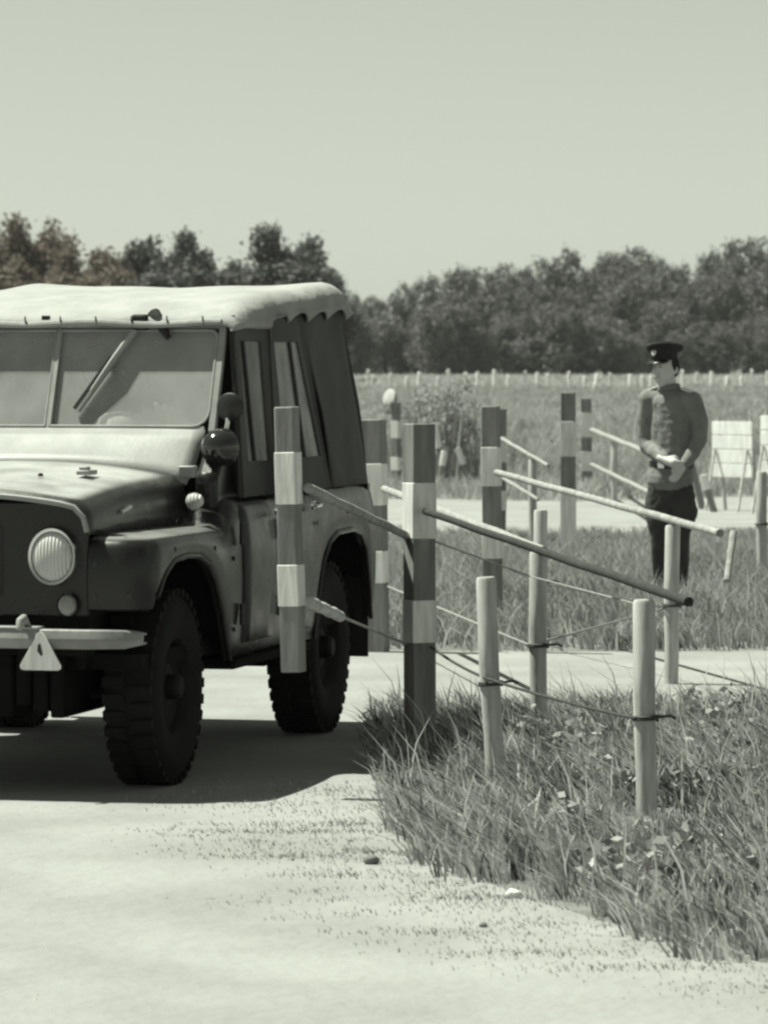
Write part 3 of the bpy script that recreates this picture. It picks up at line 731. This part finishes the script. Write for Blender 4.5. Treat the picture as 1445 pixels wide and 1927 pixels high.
dsk = MB().tube([(0,0,1.20), (0,0,1.34), (-.05,0,1.36)], .012, 8).build('bracket', M['wire'], p7)
MB().lathe([(-.01,0),(-.01,.11),(0,.125),(.012,.11),(.02,0)], (-.11, -.02, 1.30), (-.5,-1,.35), 24, sx=1.2).build('disc', M['post'], p7)

round_post(.957, 15.5, 'nearest whitewashed round post, carrying the end of the dark pole', tilt=(-.012, 0))
round_post(.450, 17.2, 'leaning whitewashed round post in front, second nearest, left of the dark pole end', tilt=(-.045, 0))
round_post(.709, 19.56, 'whitewashed round post behind the dark pole, between the two nearest round posts')
round_post(1.546, 22.9, 'whitewashed round post standing in front of the soldier', tilt=(.01, 0))
round_post(.935, 25.4, 'round post peeping over the dark pole behind the middle post')
round_post(3.10, 34.9, 'tall pale round post at the right edge of the picture', r=.045)
round_post(1.385, 39.6, 'thin far round post under the short diagonal rail', r=.04, tie=False)
round_post(2.87, 53.0, 'far round post carrying rails left of the soldier', r=.045, tie=False)

pole((.185, 18.95, 1.066), (1.075, 15.0, .880), .015, .018, 'fence_rail', 'long dark pole from the tall striped post to the nearest round post', 'rail', M['rail_dark'], 'fence rails')
pole((.0, 25.4, .985), (.73, 19.45, .87), .022, .022, 'fence_rail', 'pale pole from the post at the car corner to the middle round post', 'rail', M['rail'], 'fence rails')
pole((.72, 27.2, 1.04), (1.735, 21.95, .855), .021, .021, 'fence_rail', 'long pale pole ending on the round post in front of the soldier', 'rail', M['rail'], 'fence rails')
pole((1.12, 41.0, 1.04), (1.50, 38.8, .82), .02, .018, 'fence_rail', 'short pale diagonal rail right of the second striped post, upper one', 'rail', M['rail'], 'fence rails')
pole((1.13, 41.0, .66), (1.42, 39.2, .50), .018, .016, 'fence_rail', 'short pale diagonal rail right of the second striped post, lower one', 'rail', M['rail'], 'fence rails')
pole((2.88, 59.0, .86), (2.72, 43.5, .84), .034, .028, 'fence_rail', 'far pale rail running to the soldier at elbow height', 'rail', M['rail'], 'fence rails')
pole((2.88, 59.0, .38), (2.72, 43.5, .44), .028, .024, 'fence_rail', 'far pale rail running to the soldier below the elbow rail', 'rail', M['rail'], 'fence rails')
pole((1.80, 21.9, .86), (1.75, 21.7, .62), .020, .018, 'leaning_stick', 'short grey stick hanging from the end of the long pale pole', 'stick', M['rail'])
wire([(.21, 18.98, .46), (.405, 17.16, .455), (.915, 15.46, .43)], 'dark lower wire from the tall striped post to the two nearest round posts', 'wire', .006, .01)
wire([(.21, 19.05, .935), (.67, 19.5, .75), (.915, 15.5, .845)], 'thin pale wire from the tall striped post past the middle round post', 'wire_pale', .0045)
wire([(.02, 25.45, .40), (.67, 19.55, .43), (1.505, 22.9, .41)], 'pale wire low behind the tall striped post', 'wire_pale', .006)
wire([(.75, 27.3, .45), (.90, 25.4, .43), (1.505, 22.85, .42)], 'thin wire low behind the middle round post', 'wire', .005)

# white hurdles at the right edge, behind the soldier
def hurdle(x, d, wd, z0, z1, lean, label):
    t = thing('white_hurdle', label, 'hurdle', (x, d, 0), R(-48), 'white hurdles at the right edge')
    n = 4; hh = (z1 - z0) / n
    for k in range(n):
        MB().box(-wd/2, wd/2, -.012, .012, z0 + k*hh + .006, z0 + (k+1)*hh - .006).build('board', M['white'], t, bevel=.004)
    for s_ in (-1, 1):
        MB().tube([(s_*wd*.40 + lean, .05, 0), (s_*wd*.40, .03, z1 + .06)], .022, 8).build('leg', M['post'], t)
        MB().tube([(s_*wd*.40 + lean*1.5, -.35, 0), (s_*wd*.40, -.03, z0 + (z1 - z0)*.5)], .018, 8).build('brace', M['post'], t)
hurdle(4.18, 51.0, .66, .40, 1.08, .10, 'white boarded hurdle on slanted legs right of the soldier')
hurdle(4.66, 50.0, .62, .45, 1.16, .08, 'white boarded hurdle cut by the right edge of the picture')
def stake(x, d, h, tilt, label):
    t = thing('white_stake', label, 'stake', (x, d, 0), 0, 'leaning white tipped stakes'); t.rotation_euler = (0, tilt, 0)
    MB().tube([(0,0,-.02), (0,0,h)], .045, 10).build('stake', M['greyp'], t)
    MB().tube([(0,0,h*.62), (0,0,h + .004)], .049, 10).build('white_tip', M['white'], t)
stake(.88, 60.5, .95, R(-10), 'white tipped stake in the weeds right of the disc post')
stake(.78, 60.2, .55, R(8), 'shortest white tipped stake in the weeds')
stake(1.25, 60.0, .62, R(-20), 'leaning white tipped stake at the foot of the weeds')
stake(3.86, 51.5, .98, R(-14), 'leaning white tipped stake beside the soldier elbow')
stake(3.92, 50.5, .46, R(-16), 'short leaning white stake by the soldier hand')

# ------------------------------------------------------------------ far fence
fpm = MB().box(-.07, .07, -.07, .07, -.1, .88).add([(-.07,-.07,.88),(.07,-.07,.88),(.07,.07,.88),(-.07,.07,.88),(0,0,.95)], [(0,1,4),(1,2,4),(2,3,4),(3,0,4)])
fp0 = fpm.build('fence_stake', M['white']); first = True
for k in range(-10, 44):
    x = -2.0 + .80 * k + rng.normal(0, .13); d = 230 + .15 * k
    o = fp0 if first else fp0.copy()
    if not first: col.objects.link(o)
    first = False
    o.location = (x, d, float(terr(x, d))); o.scale = (1, 1, rng.uniform(.75, 1.2)); o.rotation_euler = (0, rng.normal(0, .07), rng.uniform(0, 1))
    tag(o, 'short white stake in the far fence row before the wood', 'stake', 'far fence stakes')

# ------------------------------------------------------------------ trees
def crown_mesh(name, seed, blobs, n, leaf, m, droop=.0, rin=.55):
    """leaf-sized quads on and inside overlapping lobes; blobs: (x,y,z,rx,rz)"""
    r_ = np.random.default_rng(seed); B = np.array(blobs); wgt = B[:, 3]**2; wgt = wgt / wgt.sum()
    # clumps first, leaves about each clump
    nc = n // 26; b = B[r_.choice(len(B), nc, p=wgt)]
    u = r_.normal(0, 1, (nc, 3)); u /= np.linalg.norm(u, axis=1)[:, None]; rad = r_.uniform(rin, 1.05, nc)[:, None]
    c = b[:, :3] + u * rad * np.stack([b[:, 3], b[:, 3], b[:, 4]], 1)
    ct = r_.uniform(0, 1, nc)
    i = np.repeat(np.arange(nc), 26); k = len(i); p = c[i] + r_.normal(0, 1, (k, 3)) * np.array([.34, .34, .30]) * leaf * 2.2
    if droop: p[:, 2] -= droop * r_.uniform(0, 1, k) ** 2
    a = r_.normal(0, 1, (k, 3)); a[:, 2] -= droop; a /= np.linalg.norm(a, axis=1)[:, None]
    t = r_.normal(0, 1, (k, 3)); q = np.cross(a, t); q /= np.linalg.norm(q, axis=1)[:, None]
    L = leaf * r_.uniform(.5, 1.2, k)[:, None]; W = L * .55
    v = np.stack([p - a*L*.5, p + q*W*.5, p + a*L*.5, p - q*W*.5], 1).reshape(-1, 3)
    tone = np.clip(.35 * ct[i] + .65 * r_.uniform(0, 1, k), 0, 1)
    return arr_mesh(name, v, np.arange(k*4).reshape(-1, 4), None, np.repeat(tone, 4), m)
def trunk_mb(h, r, seed, limbs=6, top=.75):
    r_ = random.Random(seed); t = MB(); pts = [(r_.uniform(-.1,.1)*u*2, r_.uniform(-.1,.1)*u*2, h*top*u) for u in (0,.15,.35,.6,.8,1)]
    t.tube(pts, [r*1.25, r, r*.8, r*.55, r*.35, r*.15], 8)
    for k in range(limbs):
        u = r_.uniform(.25, .8); z = h*top*u; a = r_.uniform(0, 6.28); L = h * r_.uniform(.08, .15)
        t.tube([(0,0,z), (math.cos(a)*L*.5, math.sin(a)*L*.5, z + L*.35), (math.cos(a)*L, math.sin(a)*L, z + L*.8)], [r*.35, r*.22, r*.08], 6)
    return t
def round_tree(seed):
    r_ = np.random.default_rng(seed); bl = []
    for k in range(15):      # unit tree: 10 m tall, separate puffs from near the ground to the top
        z = 1.2 + 7.2 * (k + r_.uniform(0, 1)) / 15; w_ = 2.9 * math.sin(math.pi * min(1, (z + 1.2) / 11.2)) ** .6
        a = k * 2.4 + r_.uniform(-.4, .4); q = r_.uniform(.45, .85) * w_; e = r_.uniform(1.15, 1.7)
        bl.append((q*math.cos(a), q*math.sin(a), z, e, e * r_.uniform(.85, 1.15)))
    return bl + [(r_.uniform(-.5,.5), 0, 8.2, 1.9, 1.7), (r_.uniform(-.8,.8), 0, 5.6, 2.2, 1.9)]
def spire_tree(seed):
    r_ = np.random.default_rng(seed); bl = [(0, 0, 4.0, 1.7, 3.0)]
    for k in range(12):
        z = r_.uniform(4.5, 9.0); w_ = 1.75 * (1 - (z - 4.5) / 6.5); a = r_.uniform(0, 6.28)
        bl.append((w_*math.cos(a), w_*math.sin(a)*.6, z, r_.uniform(.40, .75), r_.uniform(.8, 1.5)))
    for k in range(3): bl.append((r_.uniform(-1.1, 1.1), 0, r_.uniform(8.2, 9.2), .33, .9))
    return bl
ROUND = [(crown_mesh('crown', 20 + k, round_tree(40 + k), 9000, .40, M['tree'], .10, .90), trunk_mb(10, .22, k)) for k in range(5)]
ROUND = [(c, t.build('trunk', M['bark']).data) for c, t in ROUND]
SPD = [crown_mesh('crown', 60 + k, spire_tree(70 + k), 5200, .42, M['tree_dark'], 0) for k in range(3)]
SPB = [crown_mesh('crown', 80 + k, spire_tree(90 + k), 5200, .42, M['tree_brown'], 0) for k in range(3)]
STR = trunk_mb(10, .2, 99, 8, .9).build('trunk', M['bark']).data
for o in list(bpy.data.objects):
    if o.name.startswith('trunk') and o.parent is None: bpy.data.objects.remove(o)
def tree(name, label, px, ytop, d, meshes, wide, group):
    s = 8000 / d; x = (px - 722) / s; g = float(terr(np.array([x]), np.array([d]))[0]); h = 1.7 + (695 - ytop) / s - g
    t = thing(name, label, 'tree', (x, d, g - .1), rng.uniform(0, 6.28), group); k = h / 9.9; t.scale = (k*wide, k*wide, k)
    link('crown', meshes[0], t); link('trunk', meshes[1], t)
skyl = lambda x: float(np.interp(x, [560,640,700,740,800,850,900,960,1010,1030,1065,1090,1120,1140,1190,1235,1262,1300,1340,1380,1445,1600,1900], [560,548,548,532,522,505,502,490,488,478,468,488,505,474,458,490,520,484,468,452,442,440,450]))
GR = 'wood beyond the far fence'
special = {1065: 'pointed leafy tree standing tallest left of the dome-shaped tree', 1190: 'dome-shaped tree rising above the wood, left of the gap over the soldier', 1400: 'tall spreading tree at the right end of the wood'}
back = [560, 610, 655, 700, 755, 810, 862, 905, 960, 1010, 1065, 1115, 1150, 1190, 1232, 1285, 1340, 1400, 1450, 1510, 1570, 1630]
for i, px in enumerate(back):
    nb = ['leftmost', 'second', 'third', 'fourth', 'fifth', 'sixth', 'seventh', 'eighth', 'ninth', 'tenth', 'eleventh', 'twelfth', 'thirteenth', 'fourteenth', 'fifteenth', 'sixteenth', 'seventeenth', 'eighteenth', 'nineteenth']
    tree('leafy_tree', special.get(px, ('leafy tree on the skyline of the wood, ' + nb[i - 2] + ' from the left') if 655 <= px <= 1450 else 'leafy tree in the back row of the wood, outside the picture'), px, skyl(px) + rng.uniform(-2, 6), 462 + rng.uniform(-6, 10), ROUND[i % 5], rng.uniform(.58, .74) * (1.15 if px in (1190, 1400) else 1), GR)
for i, px in enumerate(range(575, 1640, 56)):
    tree('leafy_tree', 'lower leafy tree in the middle row of the wood beyond the far fence', px + rng.uniform(-8, 8), skyl(px) + rng.uniform(30, 75), 448 + rng.uniform(-4, 4), ROUND[(i * 3 + 1) % 5], rng.uniform(.75, .95), GR)
for i, px in enumerate(range(590, 1640, 46)):
    tree('leafy_tree', 'low bushy tree in the front row of the wood beyond the far fence', px + rng.uniform(-10, 10), rng.uniform(560, 648), 436 + rng.uniform(-4, 4), ROUND[(i * 2 + 3) % 5], rng.uniform(.95, 1.35), GR)
ordn = ['leftmost', 'second', 'third', 'fourth', 'fifth', 'sixth', 'seventh', 'eighth', 'ninth', 'tenth', 'eleventh', 'twelfth', 'thirteenth', 'fourteenth', 'fifteenth']
left = [(-60,430,1),(-20,428,1),(30,412,1),(75,440,1),(105,424,1),(140,470,1),(192,448,1),(240,470,1),(272,440,0),(312,462,0),(352,440,0),(385,462,0),(450,478,0),(512,428,0),(560,462,0),(590,434,0),(622,518,0)]
vis = 0
for i, (px, yt, br_) in enumerate(left):
    if px > 0 : vis += 1
    lab = ('copper brown' if br_ else 'dark') + ' ragged tree behind the car roof, ' + (ordn[vis - 1] + ' from the left' if px > 0 and vis <= 15 else ('low one at the right end of the row' if px > 600 else 'at the left edge of the picture'))
    tree('ragged_tree', lab, px, yt, 300 + rng.uniform(-8, 8), ((SPB if br_ else SPD)[i % 3], STR), rng.uniform(.85, 1.15), 'ragged trees behind the car roof')
for i, px in enumerate(range(-460, 620, 40)):
    tree('ragged_tree', 'lower ragged tree filling the row behind the car roof', px, 505 + rng.uniform(-20, 15), 292 + rng.uniform(-4, 4), ((SPB if px < 240 else SPD)[i % 3], STR), 1.6, 'low trees behind the car roof')

# tall weeds at the meadow edge right of the car
def weed(x, d, h, n, label):
    t = thing('tall_weed', label, 'weed', (x, d, float(terr(np.array([x]), np.array([d]))[0])), 0, 'tall weeds in the meadow')
    px = rng.normal(0, .16*h, n); pd = rng.normal(0, .16*h, n)
    p = blades(px, pd, h * rng.uniform(.55, 1.05, n), rng.uniform(.02, .05, n), 0, rng.uniform(.1, .9, n), z=np.zeros(n), spread=.16)
    link('stems', arr_mesh('stems', p[0], p[1], p[2], p[3], M['leaf_far']), t)
    bl = [(rng.normal(0, .18*h), rng.normal(0, .18*h), rng.uniform(.08, .92)*h, .15*h, .16*h) for _ in range(18)]
    link('leaves', crown_mesh('leaves', int(abs(x)*100) + 5, bl, 1500, .055*h, M['leaf_far'], 0), t)
weed(.98, 63, 1.62, 160, 'tallest bushy weed in the meadow right of the striped posts')
weed(.62, 64, 1.25, 120, 'bushy weed in the meadow just left of the tallest one')
weed(.30, 66, .8, 60, 'low bushy weed in the meadow beside the disc post')
weed(2.20, 70, .6, 90, 'low bushy weed in the meadow behind the far rails')
weed(3.75, 34, .45, 120, 'low bushy weed at the right edge by the round post')

# broad-leaved ground cover and stones
def broadleaf():
    bl = []
    for _ in range(110):
        x = rng.uniform(.5, 2.6); d = rng.uniform(12.5, 20.5)
        if x < np.interp(d, [12, 14, 17, 21], [1.2, .6, .6, .7]): continue
        bl.append((x, d, rng.uniform(.03, .09), rng.uniform(.06, .14), .05))
    me = crown_mesh('broad_leaves', 5, bl, 5200, 0.058, M['leaf_dark'], 0)
    return tag(link('broad_leaved_cover', me), 'broad-leaved weeds growing through the grass at the right', 'weeds', kind='stuff')
broadleaf()
def stone(x, d, r, label, seed, m='stone'):
    bm = bmesh.new(); bmesh.ops.create_icosphere(bm, subdivisions=2, radius=1); q = random.Random(seed)
    for v in bm.verts:
        k = 1 + q.uniform(-.16, .16); v.co = Vector((v.co.x*k*r*1.15, v.co.y*k*r, v.co.z*k*r*.8))
    me = bpy.data.meshes.new('stone'); bm.to_mesh(me); bm.free(); me.materials.append(M[m]); me.polygons.foreach_set('use_smooth', [True]*len(me.polygons))
    o = link('stone', me); o.location = (x, d, r*.55 + .005); tag(o, label, 'stone', 'stones on the sand')
stone(.415, 13.62, .022, 'white stone on the sand at the foot of the grass', 3)
stone(-.045, 14.55, .024, 'dark clod on the sand below the car shadow', 4, 'soil')
stone(.30, 12.9, .012, 'small dark pebble left of the white stone', 6, 'soil')

# ------------------------------------------------------------------ soldier
_u = np.linspace(0, 2*np.pi, 15)[:-1]; _w = np.linspace(0, np.pi, 10)
SPV = np.array([(math.sin(b)*math.cos(a), math.sin(b)*math.sin(a), math.cos(b)) for b in _w for a in _u])
SPF = np.array([(i*14 + j, i*14 + (j+1) % 14, (i+1)*14 + (j+1) % 14, (i+1)*14 + j) for i in range(9) for j in range(14)])
def spheres(chains):
    vs = []; fs = []; o = 0
    for ch in chains:
        for (p, q) in zip(ch[:-1], ch[1:]):
            p0, p1 = np.array(p[:3]), np.array(q[:3]); L = np.linalg.norm(p1 - p0)
            k = max(2, int(L / (.28 * min(p[3], q[3]))) + 1); e0 = p[4] if len(p) > 4 else p[3]; e1 = q[4] if len(q) > 4 else q[3]
            for i in range(k + 1):
                u = i / k; r_ = p[3] + (q[3] - p[3]) * u; ry = e0 + (e1 - e0) * u
                vs.append(p0 + (p1 - p0)*u + SPV * np.array([r_, ry, min(r_, ry)])); fs.append(SPF[:, ::-1] + o); o += len(SPV)
    return arr_mesh('tmp', np.concatenate(vs), np.concatenate(fs))
def blend(name, chains, m, parent, vox=.011, it=4, fold=0.0):
    me = spheres(chains); o = bpy.data.objects.new('tmp', me); col.objects.link(o)
    k = o.modifiers.new('r', 'REMESH'); k.mode = 'VOXEL'; k.voxel_size = vox
    k = o.modifiers.new('s', 'SMOOTH'); k.factor = .5; k.iterations = it
    if fold:
        tx = bpy.data.textures.new('folds', 'CLOUDS'); tx.noise_scale = .075; tx.noise_depth = 1
        k = o.modifiers.new('d', 'DISPLACE'); k.texture = tx; k.strength = fold; k.mid_level = .5; k.texture_coords = 'LOCAL'
    dg = bpy.context.evaluated_depsgraph_get(); n_ = bpy.data.meshes.new_from_object(o.evaluated_get(dg)); bpy.data.objects.remove(o)
    n_.materials.clear(); n_.materials.append(m); n_.polygons.foreach_set('use_smooth', [True]*len(n_.polygons)); n_.name = name
    return link(name, n_, parent)
# local axes of the figure follow the picture: x right, y away; he is turned a little to the left
man = thing('person', 'man in peaked cap, belted tunic and dark breeches standing with hands joined behind the fence', 'person', (2.02, 30.0, .085), R(-24)); man.scale = (.92, .95, 1.0)
SRs, SLs = (-.185, .02, 1.40), (.175, .03, 1.385)          # shoulders
ER, EL = (-.195, .02, 1.075), (.225, .03, 1.12)
HR, HL = (.035, -.16, .985), (.135, -.14, .915)
# body: head, neck, hands with fingers, all one skin
hd_c = [[(-.035, -.01, 1.60, .078, .092), (-.045, -.02, 1.66, .080, .095)], [(-.048, -.035, 1.575, .060, .068), (-.052, -.045, 1.53, .040, .046)], [(-.01, .02, 1.42, .062), (-.025, .01, 1.56, .058)],
        [(-.083, -.100, 1.625, .014), (-.092, -.115, 1.595, .018)], [(-.062, -.108, 1.545, .022), (-.080, -.095, 1.545, .018)], [(.048, .0, 1.63, .012), (.052, .0, 1.60, .016)], [(-.02, .03, .9, .10, .07), (-.02, .03, 1.40, .10, .07)],
        [(-.09, .012, .06, .03), (-.09, .01, .48, .04), (-.07, .02, .9, .06)], [(.078, .04, .06, .03), (.08, .03, .48, .04), (.05, .03, .9, .06)]]
def hand(w0, d, side):
    w0, d = Vector(w0), Vector(d).normalized(); up = Vector((0, 0, 1)); s = d.cross(up).normalized(); u = s.cross(d)
    ch = [[(*(w0 - d*.06), .026), (*w0, .030), (*(w0 + d*.06), .034)]]
    for k, (o, L) in enumerate(((.026, .070), (.009, .080), (-.009, .076), (-.026, .060))):
        a = w0 + d*.07 + u*o; b = a + d*L*.5 - s*side*.004; c = b + d*L*.28 - s*side*.028; e = c - d*.008 - s*side*.022
        ch.append([(*a, .0095), (*b, .0090), (*c, .0085), (*e, .0075)])
    a = w0 + d*.02 + u*.03; ch.append([(*a, .012), (*(a + d*.035 + u*.016 - s*side*.012), .0105), (*(a + d*.06 + u*.010 - s*side*.028), .0085)])
    return ch
hd_c += hand((.03, -.165, .975), (.85, -.1, -.25), 1) + hand((.150, -.13, .935), (-.35, -.25, -.55), -1)
hd_c += [[(*ER, .026), (.005, -.15, .982, .022), (.03, -.165, .975, .024)], [(*EL, .026), (.163, -.118, .955, .022), (.150, -.13, .935, .024)], [(*SRs, .03), (*ER, .026)], [(*SLs, .03), (*EL, .026)]]
blend('body', hd_c, M['skin'], man, .0075, 2)
# tunic
tn = [[(-.005, .03, 1.36, .175, .115), (.0, .03, 1.22, .178, .125), (.0, .02, 1.08, .168, .120), (.005, .02, .97, .160, .118)],
      [(-.01, .03, 1.46, .075, .07), (-.005, .03, 1.38, .15, .10)], [(-.12, .03, 1.41, .07), SRs + (.078,)], [(.11, .03, 1.40, .07), SLs + (.076,)],
      [(.0, .02, .95, .165, .120), (-.005, .02, .89, .180, .135), (-.01, .02, .84, .188, .145)],
      [SRs + (.078,), (-.212, .02, 1.24, .070), ER + (.063,), (-.10, -.07, 1.03, .054), (.005, -.145, .985, .042)],
      [SLs + (.076,), (.228, .03, 1.25, .068), EL + (.060,), (.205, -.05, 1.03, .052), (.165, -.115, .955, .042)]]
tunic = blend('tunic', tn, M['tunic'], man, .008, 3, .010)
MB().tube([(-.02 + .068*math.cos(t), .02 + .066*math.sin(t), 1.485 + .012*math.cos(t)) for t in np.linspace(0, 2*math.pi, 21)], .022, 8, cap=False).build('collar', M['tunic'], man)
bl_ = MB(); ring = lambda z, k: [(.005 + .172*k*math.cos(t), .02 + .128*k*math.sin(t), z) for t in np.linspace(0, 2*math.pi, 33)[:-1]]
bl_.loft([ring(.915, 1.0), ring(.918, 1.05), ring(.966, 1.05), ring(.969, 1.0)]); belt = bl_.build('belt', M['boot'], man)
MB().box(-.055, .0, -.132, -.110, .918, .966).build('buckle', M['chrome'], belt, bevel=.004)
for s_, p in ((-1, SRs), (1, SLs)):
    Mx = Matrix.Translation((p[0] - s_*.03, p[1], p[2] + .068)) @ Matrix.Rotation(R(20*s_), 4, 'Y')
    sb = MB().box(-.07, .07, -.032, .032, 0, .014, Mx).build('shoulder_board', M['white'], man, bevel=.004)
    for q in (-.012, .012): MB().box(-.068, .068, q - .003, q + .003, .0125, .0145, Mx).build('stripe', M['tunic'], sb)
for k in range(4):
    MB().lathe([(0,.0),(0,.009),(.005,.008),(.007,0)], (-.055 + .006*k, -.108 - .008*min(k, 2), 1.36 - .10*k), (-.3,-1,0), 10).build('button', M['chrome'], tunic)
# breeches and boots
br2 = [[(-.005, .02, .82, .165, .125), (-.01, .02, .72, .17, .125)], [(-.085, .015, .76, .105, .11), (-.105, .01, .60, .105, .105), (-.095, -.01, .47, .070, .075), (-.092, .0, .36, .056)], [(.075, .03, .76, .105, .11), (.10, .03, .60, .105, .105), (.085, .02, .47, .070, .075), (.078, .03, .36, .056)]]
blend('breeches', br2, M['breeches'], man, .010, 3, .022)
for (x, y, ty) in ((-.092, .0, -.85), (.078, .03, -.5)):
    tx = -.45 if x < 0 else .35
    b_ = [[(x, y, .42, .066), (x, y + .012, .28, .062), (x, y + .008, .12, .046), (x, y + .01, .05, .045)], [(x, y + .02, .042, .042), (x + tx*.10, y + ty*.13, .038, .044), (x + tx*.17, y + ty*.20, .030, .034)]]
    blend('boot', b_, M['boot'], man, .010, 3)
# cap
cp = MB(); hx, hy = -.040, -.012
def oval(z, rx, ry, dz=0, dx=0):
    return [(hx + dx + rx*math.cos(t), hy + ry*math.sin(t), z + dz*math.sin(t) + .012*math.cos(t)) for t in np.linspace(0, 2*math.pi, 37)[:-1]]
cp.loft([oval(1.672, .094, .108), oval(1.715, .096, .110), oval(1.722, .097, .112), oval(1.752, .135, .150, -.02), oval(1.772, .142, .156, -.026), oval(1.786, .132, .145, -.026), oval(1.792, .09, .10, -.02)])
cap_o = cp.build('cap', M['dark_cloth'], man, sharp=50)
vz = MB(); vr = []
for t in np.linspace(R(185), R(315), 15):
    a = (hx + .094*math.cos(t), hy + .108*math.sin(t), 1.682); k = math.sin((t - R(185)) / R(130) * math.pi) ** .6
    b = (hx + (.094 + .055*k)*math.cos(t), hy + (.108 + .055*k)*math.sin(t), 1.682 - .028*k); vr.append([a, b])
vz.loft(vr, cap=False, closed=False); vz.build('visor', M['boot'], cap_o, solid=.006)
MB().lathe([(0,.0),(0,.032),(.006,.026),(.010,0)], (hx - .045, hy - .118, 1.742), (-.35,-.9,.15), 18, sx=.8).build('badge', M['white'], cap_o)
MB().lathe([(0,.0),(0,.006),(.004,.0)], (hx - .045, hy - .129, 1.742), (-.35,-.9,.15), 10).build('cap_cord', M['mark'], cap_o)
MB().tube([(-.105, -.092, 1.556), (-.080, -.118, 1.553), (-.050, -.116, 1.555)], .005, 6).build('mouth', M['tunic'], man)
# hair and eyes
blend('hair', [[(-.02, .02, 1.655, .082, .090), (-.01, .03, 1.62, .074, .080)]], M['dark_cloth'], man, .010, 2)
for x, y in ((-.098, -.086), (-.045, -.105)):
    MB().lathe([(-.006,0),(-.004,.008),(0,.010),(.004,.006),(.005,0)], (x, y, 1.635), (-.4,-.9,0), 10).build('eye', M['mark'], man)

# gravel scattered on the track
def gravel():
    n = 2600; px = rng.uniform(-3.2, 2.6, n); pd = 9.5 + 13 * rng.uniform(0, 1, n) ** 1.3
    ex = np.interp(pd, [9.6, 10.4, 11.2, 12.1, 13.3, 14.1, 15.2, 16.6, 18.3, 22], [9, 3.5, 1.9, 1.1, .58, .32, .10, .02, -.06, -.1])
    k = (px < ex) & (rng.uniform(0, 1, n) < .25 + .75 * blob(px, pd, 2.0, 31)); px, pd = px[k], pd[k]; n = len(px)
    T = np.array([(1,0,0),(-.5,.87,0),(-.5,-.87,0),(0,0,.8),(.5,.5,.35),(-.7,0,.4)]); F = np.array([(0,4,3),(4,1,3),(1,5,3),(5,2,3),(2,0,3),(0,1,4),(1,2,5)])
    r_ = .003 + .008 * rng.beta(1, 5, n); a = rng.uniform(0, 6.28, n); c, s_ = np.cos(a), np.sin(a)
    v = np.stack([px[:, None] + r_[:, None] * (T[:, 0] * c[:, None] - T[:, 1] * s_[:, None]), pd[:, None] + r_[:, None] * (T[:, 0] * s_[:, None] + T[:, 1] * c[:, None]), .005 + r_[:, None] * T[:, 2] * .8], -1).reshape(-1, 3)
    me = arr_mesh('gravel', v, None, (np.arange(n)[:, None, None] * 6 + F[None]).reshape(-1, 3), np.repeat(rng.uniform(0, 1, n), 6), mat('gravel', .38, .20, attr='tone', rough=.9))
    return tag(link('gravel', me), 'fine gravel scattered over the sandy track', 'gravel', kind='stuff')
gravel()
# thin summer air
hz = MB().box(-700, 700, -40, 640, -1.2, 26).build('haze', None)
hz['kind'] = 'stuff'; tag(hz, 'thin summer haze lying over the meadow and the wood', 'haze')
hm = bpy.data.materials.new('haze'); hm.use_nodes = True; hn = hm.node_tree; hn.nodes.clear()
ho = hn.nodes.new('ShaderNodeOutputMaterial'); hv = hn.nodes.new('ShaderNodeVolumePrincipled'); hv.inputs['Color'].default_value = (.9, .9, .9, 1); hv.inputs['Density'].default_value = .0001; hv.inputs['Anisotropy'].default_value = 0
hn.links.new(hv.outputs[0], ho.inputs['Volume']); hz.data.materials.append(hm)
